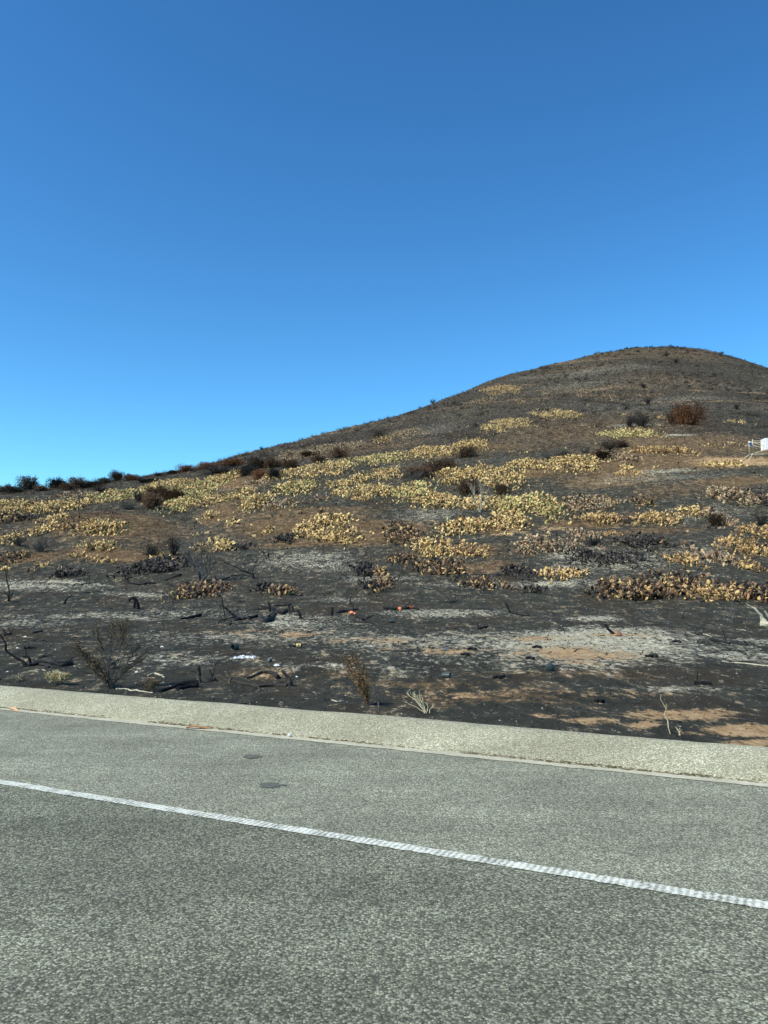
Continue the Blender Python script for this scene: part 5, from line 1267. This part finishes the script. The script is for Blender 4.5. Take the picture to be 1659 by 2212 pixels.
scrap(53, 1401, 7, 'white flake on the end of a dark log at left', m_white, 1, 5)
scrap(38, 1401, 7, 'white flake left of a dark log', m_white, 1, 6)
scrap(237, 1383, 12, 'white scrap seen through the top of the tall weed', m_white, 2, 7)
scrap(350, 1399, 10, 'white scrap with a dark edge right of the tall weed', m_white, 1, 8)
scrap(161, 1440, 5, 'white flake in the leaves of the tall weed', m_white, 1, 9)
scrap(16, 1452, 6, 'white flake behind the berm at far left', m_white, 1, 10)
scrap(641, 1463, 7, 'white pebble like scrap right of the charred curved log', m_white, 1, 11)
scrap(295, 1453, 9, 'pale scrap right of the tall weed near the splinter', m_white, 1, 12)
scrap(54, 1377, 9, 'dull white scrap on the flat at left', m_white, 1, 13)
m_clod = simple('orange_clod', [(.2, (.22, .12, .07)), (.8, (.45, .27, .17))], 20)
scrap(1336, 1374, 22, 'orange brown clod of earth beside the slanting burnt stick', m_clod, 1, 14, 'earth_clod', 'clod', .5)

# bark strips and debris in the gutter
m_bark = simple('bark_strip', [(.2, (.30, .14, .06)), (.5, (.52, .30, .15)), (.8, (.66, .45, .27))], 40)
def bark(u0_, v0_, u1_, v1_, wd, label, seed):
    random.seed(seed); a0 = on_plane(u0_, v0_, .012); a1 = on_plane(u1_, v1_, .012); d = (a1 - a0); L = d.length; d.normalize(); s = Vector((-d.y, d.x, 0)); vs = []; fs = []; n_ = 10
    for i in range(n_ + 1):
        t = i / n_; ww = wd * math.sin(math.pi * min(.97, max(.06, t))) ** .5
        for j in range(5):
            jj = (j - 2) / 2; vs.append(d * L * t + s * ww * jj * .5 + Vector((0, 0, abs(jj) ** 2 * .012 + .012 * math.sin(t * 5))))
    for i in range(n_):
        for j in range(4): a_ = i * 5 + j; fs.append((a_, a_ + 5, a_ + 6, a_ + 1))
    mb = MB(); mb.add(vs, fs); o = mb.build('bark_strip', m_bark, loc=a0); mo = o.modifiers.new('solid', 'SOLIDIFY'); mo.thickness = .004
    tag(o, label, 'bark', 'bark strips in the gutter')
bark(402, 1573, 459, 1572, .055, 'long orange curl of bark lying in the gutter left of centre', 1)
bark(20, 1531, 38, 1535, .05, 'short orange piece of bark in the gutter at far left', 2)
bark(740, 1596.5, 741, 1594, .02, 'tiny bark chip in the gutter', 3) if False else None

def on_berm_foot(p, dq): q = Q_BASE + dq; return Vector(road_pt(p, q, .006 + max(0, dq) * .4))
rnd = random.Random(5); mb = MB()
for i in range(5200):
    # debris gathers in drifts along the foot
    p = rnd.uniform(-6.5, 14)
    dens = float(fbm(np.array(p * 1.4), np.array(2.2), 3, 61))
    if dens < rnd.uniform(-.35, .35): continue
    c = on_berm_foot(p, rnd.gauss(.004, .012)); a_ = rnd.gauss(0, .35); L = rnd.uniform(.006, .05)
    d = Vector((RD[0] * math.cos(a_) - RN[0] * math.sin(a_) * -1, RD[1] * math.cos(a_) + RN[1] * math.sin(a_), 0)).normalized() * L
    mb.tube([c, c + d * .5 + Vector((0, 0, rnd.uniform(0, .008))), c + d], [.001, rnd.uniform(.001, .0025), .0006], 4, .2)
M_deb = simple('gutter_debris', [(.2, (.035, .026, .014)), (.5, (.10, .075, .04)), (.8, (.24, .17, .09))], 20, bmp=0)
o = mb.build('gutter_debris', M_deb); tag(o, 'drift of dry twigs and needles along the foot of the berm', 'debris', kind='stuff')
scrap_ = MB(); g_ = on_plane(625, 1588, .02)
vs, fs = [], []
bpy_me = None
import bmesh
bm = bmesh.new(); bmesh.ops.create_icosphere(bm, subdivisions=2, radius=.018)
for v in bm.verts: v.co *= random.uniform(.9, 1.1)
me_ = bpy.data.meshes.new('white_stone'); bm.to_mesh(me_); bm.free(); me_.materials.append(m_white)
o = bpy.data.objects.new('white_stone', me_); COL.objects.link(o); o.location = g_; tag(o, 'small round white stone lying in the gutter debris', 'stone')

# ------------------------------------------------------------------ pipe frame with box and panel
m_pipe = simple('cream_pipe', [(.2, (.42, .38, .26)), (.8, (.60, .55, .40))], 6, rough=.5, bmp=0)
m_box = simple('white_box', [(.2, (.78, .79, .79)), (.8, (.84, .85, .85))], 4, rough=.4, bmp=0)
m_panel, _, bp_ = newmat('solar_panel', .25, .5); bp_.inputs['Base Color'].default_value = (.035, .09, .21, 1)
foot = G(1611, 997.5); yb = foot.y; px = F / yb
root = empty('pipe_frame', foot); tag(root, 'cream pipe frame on splayed legs carrying a white box and a blue panel', 'frame')
def rel(u_, v_, dy=0): return at(u_, v_, yb) + Vector((0, dy, 0)) - foot
DY = .9; WX = 3.9
k0, k1 = rel(1627, 979), rel(1625.5, 949); 
def mirror(p): return Vector((2 * (k0.x + WX / 2) - p.x, p.y, p.z))
gz = lambda p: h1(foot.x + p.x, foot.y + p.y) - foot.z
def pipe(a_, b_, nm='pipe', r=.035):
    mb = MB(); mb.tube([a_, a_.lerp(b_, .5), b_], [r, r, r], 8, 0); mb.build(nm, m_pipe, root, True)
for dy in (0, DY):
    o_ = Vector((0, dy, 0)); a0, a1 = k0 + o_, k1 + o_; b0, b1 = mirror(a0), mirror(a1)
    pipe(a0, a1, 'post', .04); pipe(b0, b1, 'post', .04)
    topz = Vector((0, 0, -.18))
    pipe(a1 + topz, b1 + topz, 'rail'); pipe(a0, b0, 'rail'); pipe(a0, b1.lerp(b0, .1) + topz, 'brace', .028); pipe(b0, a1.lerp(a0, .1) + topz, 'brace', .028)
    for q0, sgn in ((a0, -1), (b0, 1)):
        f_ = Vector((q0.x + sgn * .80, q0.y + (-.25 if dy == 0 else .25), 0)); f_.z = gz(f_) - .03; pipe(q0, f_, 'leg', .04)
for q in (k0, k1 + Vector((0, 0, -.18)), mirror(k0), mirror(k1) + Vector((0, 0, -.18))): pipe(q, q + Vector((0, DY, 0)), 'rail')
mb = MB(); bc = k0.lerp(k1, .62) + Vector((WX / 2, DY / 2 - .1, .05)); mb.box(bc, (1.32, DY + .25, 1.25)); bo = mb.build('white_box', m_box, root)
mb = MB(); mb.box(bc + Vector((0, -(DY + .25) / 2 - .015, 0)), (.9, .02, 1.05)); dr = mb.build('box_door', m_box, bo)
mb = MB(); mb.box(bc + Vector((.3, -(DY + .25) / 2 - .04, 0)), (.04, .03, .16)); mb.build('handle', m_pipe, bo)
pc = rel(1620.8, 961.5, -.12); rot = Matrix.Rotation(R(28), 3, 'Z') @ Matrix.Rotation(R(-28), 3, 'X')
mb = MB(); mb.box(pc, (.60, .035, .55), rot); pn = mb.build('solar_panel', m_panel, root)
mb = MB()
for s_ in (-1, 1): mb.box(pc + rot @ Vector((0, 0, s_ * .275)), (.62, .045, .02), rot); mb.box(pc + rot @ Vector((s_ * .30, 0, 0)), (.02, .045, .56), rot)
mb.build('panel_frame', m_pipe, pn)
pipe(pc + rot @ Vector((.1, .04, 0)), k0.lerp(k1, .6), 'bracket', .02)
mb = MB(); mb.tube([rel(1619, 957.5), rel(1619, 956), rel(1619, 954), rel(1619, 953)], [.05, .10, .10, .04], 10, 0); mb.build('sensor_dome', m_box, root, True)

# ------------------------------------------------------------------ uncountable small stuff
def scatter(n, ymin, ymax, powr=1.0, umin=-520, umax=2180, rnd=None):
    """random places on the visible ground, even on the slope"""
    n = int(n * (1.5 if umin < -400 else 1)); y = (ymin ** powr + RNG.random(n) * (ymax ** powr - ymin ** powr)) ** (1 / powr)
    x = (umin + RNG.random(n) * (umax - umin) - CU) / F * y
    return x, y, H(x, y)
def joined(name, Vs, Fs, mat, label, cat, tint):
    Vs = np.asarray(Vs).reshape(-1, 3); Fs = np.asarray(Fs); k = Fs.shape[1]
    me = mesh_np(name, Vs, Fs.ravel(), np.arange(len(Fs)) * k, np.full(len(Fs), k))
    at_ = me.attributes.new('tint', 'FLOAT', 'POINT'); at_.data.foreach_set('value', np.asarray(tint, np.float32)); me.materials.append(mat)
    o = bpy.data.objects.new(name, me); COL.objects.link(o); tag(o, label, cat, kind='stuff'); return o
def blades(x, y, z, hgt, rad, nb, wd, mat, name, label, cat):
    """tufts of thin upright triangles"""
    n = len(x); a_ = RNG.random((n, nb)) * 6.28; rr_ = np.sqrt(RNG.random((n, nb))) * rad[:, None]
    bx = x[:, None] + np.cos(a_) * rr_; by = y[:, None] + np.sin(a_) * rr_; bz = np.repeat(z[:, None], nb, 1) - .03
    hh_ = hgt[:, None] * (.5 + .7 * RNG.random((n, nb))); tx = bx + np.cos(a_) * rr_ * .9 + RNG.normal(0, .15, (n, nb)) * hh_; ty = by + np.sin(a_) * rr_ * .9 + RNG.normal(0, .15, (n, nb)) * hh_
    b2 = RNG.random((n, nb)) * 6.28; wx = np.cos(b2) * wd[:, None]; wy = np.sin(b2) * wd[:, None]
    V = np.stack([np.stack([bx - wx, by - wy, bz], -1), np.stack([bx + wx, by + wy, bz], -1), np.stack([tx, ty, bz + hh_], -1)], 2).reshape(-1, 3)
    return joined(name, V, np.arange(len(V)).reshape(-1, 3), mat, label, cat, np.repeat(RNG.random(n * nb), 3))
def lumps(x, y, z, s, mat, name, label, cat, flat=.6):
    n = len(x); base = np.array([(1, 0, 0), (-.5, .87, 0), (-.5, -.87, 0), (0, 0, 1), (.2, .1, -.5)])
    P_ = base[None] * (1 + RNG.normal(0, .25, (n, 5, 1))); r_ = RNG.random(n) * 6.28; c, s_ = np.cos(r_)[:, None], np.sin(r_)[:, None]
    px_ = P_[:, :, 0] * c - P_[:, :, 1] * s_; py_ = P_[:, :, 0] * s_ + P_[:, :, 1] * c
    V = np.stack([x[:, None] + px_ * s[:, None], y[:, None] + py_ * s[:, None] * .8, z[:, None] + P_[:, :, 2] * s[:, None] * flat], -1).reshape(-1, 3)
    Fb = np.array([(0, 1, 3), (1, 2, 3), (2, 0, 3), (1, 0, 4), (2, 1, 4), (0, 2, 4)]); Ff = (np.arange(n)[:, None, None] * 5 + Fb[None]).reshape(-1, 3)
    return joined(name, V, Ff, mat, label, cat, np.repeat(RNG.random(n), 5))
def patchy(x, y, sc, seed, thr): return fbm(x / sc, y / sc, 3, seed) > thr
# burnt brush stubble over the hill
x, y, z = scatter(17000, 60, 335, 1.3); k = patchy(x, y, 16, 201, -.25) & ((zones['brown'][0, 0] * 0 + 1) > 0)
x, y, z = x[k], y[k], z[k]; blades(x, y, z, .18 + .30 * RNG.random(len(x)) * (y / 150) ** .5, .25 + .35 * RNG.random(len(x)), 6, np.full(len(x), .022) * (y / 100), M_leafdark, 'burnt_brush', 'charred stubble of brush scattered over the hill', 'brush')
x, y, z = scatter(2600, 120, 335, 1.3); k = patchy(x, y, 20, 207, .0); x, y, z = x[k], y[k], z[k]
blades(x, y, z, .4 + .7 * RNG.random(len(x)) ** 2, .35 + .5 * RNG.random(len(x)), 26, np.full(len(x), .03) * (y / 150), M_leafdark, 'charred_bushes', 'small charred bushes dotting the far hill', 'brush')
x, y, z = scatter(5200, 56, 140, 1.2, umin=-60, umax=1300); k = patchy(x, y, 7, 211, -.05); x, y, z = x[k], y[k], z[k]
blades(x, y, z, .15 + .3 * RNG.random(len(x)), .3 + .3 * RNG.random(len(x)), 12, np.full(len(x), .016) * (y / 90), M_leafbrn, 'brown_brush', 'brown dead twigs growing between the cactus clumps', 'brush')
# dead grass and pale brush bits
x, y, z = scatter(3600, 55, 330, 1.2); k = patchy(x, y, 12, 203, .26); x, y, z = x[k], y[k], z[k]
blades(x, y, z, .10 + .2 * RNG.random(len(x)), .2 + .3 * RNG.random(len(x)), 8, np.full(len(x), .014) * (y / 90), M_leafgry, 'dry_stubble', 'greyish dead grass stubble in patches on the slope', 'grass')
# scattered single pads over the hill
def pad_scatter(n, y0, y1, mixk, shapes, size, thr, sc_, seed, name, label):
    x, y, z = scatter(n, y0, y1, 1.3); k = patchy(x, y, sc_, seed, thr); x, y, z = x[k], y[k], z[k]; Ms = []
    for i in range(len(x)):
        for _ in range(random.choice((1, 3, 5, 8))):
            d = Vector((random.gauss(0, .6), random.gauss(0, .6), abs(random.gauss(.6, .5)))).normalized(); nn = d.orthogonal().normalized(); nn = (Matrix.Rotation(random.uniform(0, 6.28), 3, d) @ nn); xx = d.cross(nn); L = size * random.uniform(.7, 1.3)
            p_ = Vector((x[i] + random.gauss(0, .35), y[i] + random.gauss(0, .35), 0)); p_.z = z[i] - .02 + random.uniform(0, .2)
            Ms.append(Matrix(((xx.x * L, d.x * L, nn.x * L, p_.x), (xx.y * L, d.y * L, nn.y * L, p_.y), (xx.z * L, d.z * L, nn.z * L, p_.z), (0, 0, 0, 1))))
    o = join_pads(Ms, shapes, PM_[mixk], name, np.zeros(3)); tag(o, label, 'cactus pads', kind='stuff'); return o
random.seed(77)
pad_scatter(620, 95, 300, 'P', SHAPES_TINY, .28, .08, 24, 301, 'scattered_pads', 'loose dull cactus pads scattered over the far hill')
pad_scatter(260, 95, 230, 'Y', SHAPES_TINY, .28, .10, 18, 302, 'scattered_pads', 'loose bright cactus pads scattered over the far hill')
pad_scatter(330, 44, 95, 'D', SHAPES_FAR, .22, .0, 8, 303, 'scattered_pads', 'loose scorched cactus pads scattered on the near slope')
pad_scatter(420, 50, 105, 'Y', SHAPES_FAR, .21, .10, 9, 304, 'scattered_pads', 'loose yellow cactus pads scattered on the near slope')
x, y, z = scatter(2200, 36, 130, 1.2, -1000, 2700); k = patchy(x, y, 9, 601, .06) & (np.abs(x) / y > .52); x, y, z = x[k], y[k], z[k]; Ms = []
for i in range(len(x)):
    for _ in range(14):
        d = Vector((random.gauss(0, .6), random.gauss(0, .6), abs(random.gauss(.6, .5)))).normalized(); nn = (Matrix.Rotation(random.uniform(0, 6.28), 3, d) @ d.orthogonal().normalized()); xx = d.cross(nn); L = .22 * random.uniform(.7, 1.2)
        p_ = Vector((x[i] + random.gauss(0, .5), y[i] + random.gauss(0, .5), z[i] + random.uniform(-.02, .35)))
        Ms.append(Matrix(((xx.x * L, d.x * L, nn.x * L, p_.x), (xx.y * L, d.y * L, nn.y * L, p_.y), (xx.z * L, d.z * L, nn.z * L, p_.z), (0, 0, 0, 1))))
o = join_pads(Ms, SHAPES_TINY, PM_['Y'], 'outer_cactus', np.zeros(3)); tag(o, 'cactus growing on the slope to either side of the view', 'cactus pads', kind='stuff')
# clods, char crumbs, pale pebbles on the near flat
def near_scatter(n, y1, powr): 
    x, y, z = scatter(n, 7.2, y1, powr); k = q_of(x, y) > 7.55; return x[k], y[k], z[k]
M_clods = simple('char_crumbs', [(.2, (.010, .010, .010)), (.55, (.035, .035, .034)), (.8, (.10, .095, .085))], 3, bmp=0)
M_peb = simple('pebbles', [(.2, (.20, .18, .15)), (.5, (.42, .40, .36)), (.8, (.74, .73, .70))], 3, bmp=0)
M_brclod = simple('brown_clods', [(.2, (.05, .035, .022)), (.5, (.12, .085, .055)), (.8, (.26, .19, .13))], 3, bmp=0)
x, y, z = near_scatter(26000, 48, 1.2); lumps(x, y, z, (.006 + .022 * RNG.random(len(x)) ** 3) * (.6 + y / 22), M_clods, 'char_crumbs', 'crumbs of charcoal littering the burnt flat', 'charcoal', .7)
x, y, z = near_scatter(9000, 60, 1.2); lumps(x, y, z, (.005 + .016 * RNG.random(len(x)) ** 3) * (.6 + y / 25), M_brclod, 'brown_clods', 'small brown clods littering the burnt flat', 'earth', .7)
x, y, z = near_scatter(2600, 55, .9); lumps(x, y, z, (.004 + .012 * RNG.random(len(x)) ** 3) * (.7 + y / 25), M_peb, 'pebbles', 'pale pebbles and ash flakes littering the burnt flat', 'gravel', .5)
x, y, z = scatter(9000, 45, 120, 1.2); lumps(x, y, z, .02 + .06 * RNG.random(len(x)) ** 3, M_clods, 'slope_char', 'black charred bits littering the slope', 'charcoal', .7)
def sticks(x, y, z, L, r_, mat, name, label, cat):
    n = len(x); a_ = RNG.random(n) * 6.28; el = RNG.normal(.02, .12, n); d = np.stack([np.cos(a_) * np.cos(el), np.sin(a_) * np.cos(el), np.sin(el)], -1) * L[:, None]
    s_ = np.stack([-np.sin(a_), np.cos(a_), 0 * a_], -1) * r_[:, None]; up = np.zeros((n, 3)); up[:, 2] = r_ * 1.6
    p0 = np.stack([x, y, z + r_ * .3], -1); mid = p0 + d * .5 + s_ * RNG.normal(0, 3, n)[:, None]; p1 = p0 + d; p1[:, 2] = np.maximum(p1[:, 2], H(p1[:, 0], p1[:, 1]))
    V = np.stack([p0 - s_, p0 + s_, p0 + up, mid - s_ * .8, mid + s_ * .8, mid + up * .8, p1], 1).reshape(-1, 3)
    Fb = np.array([(0, 3, 5), (0, 5, 2), (1, 2, 5), (1, 5, 4), (0, 1, 4), (0, 4, 3), (3, 6, 5), (5, 6, 4), (4, 6, 3)]); Ff = (np.arange(n)[:, None, None] * 7 + Fb[None]).reshape(-1, 3)
    return joined(name, V, Ff, mat, label, cat, np.repeat(RNG.random(n), 7))
x, y, z = near_scatter(2600, 70, 1.2); sticks(x, y, z, .05 + .35 * RNG.random(len(x)) ** 2.5 * (.7 + y / 40), (.003 + .008 * RNG.random(len(x)) ** 2) * (.6 + y / 30), M_char, 'charred_sticks', 'small charred sticks littering the burnt flat', 'sticks')
x, y, z = near_scatter(500, 60, 1.2); sticks(x, y, z, .05 + .25 * RNG.random(len(x)) ** 2.5, (.003 + .005 * RNG.random(len(x)) ** 2) * (.6 + y / 30), M_greyw, 'grey_sticks', 'small grey sticks littering the burnt flat', 'sticks')
# burnt grass stubs on the near flat
x, y, z = near_scatter(1500, 40, 1.2); k = patchy(x, y, 2.5, 401, .05); x, y, z = x[k], y[k], z[k]
blades(x, y, z, .02 + .05 * RNG.random(len(x)), np.full(len(x), .05), 6, np.full(len(x), .003), M_leafgry, 'grass_stubs', 'burnt grass stubs on the flat', 'grass')
print('bushes', cnt)
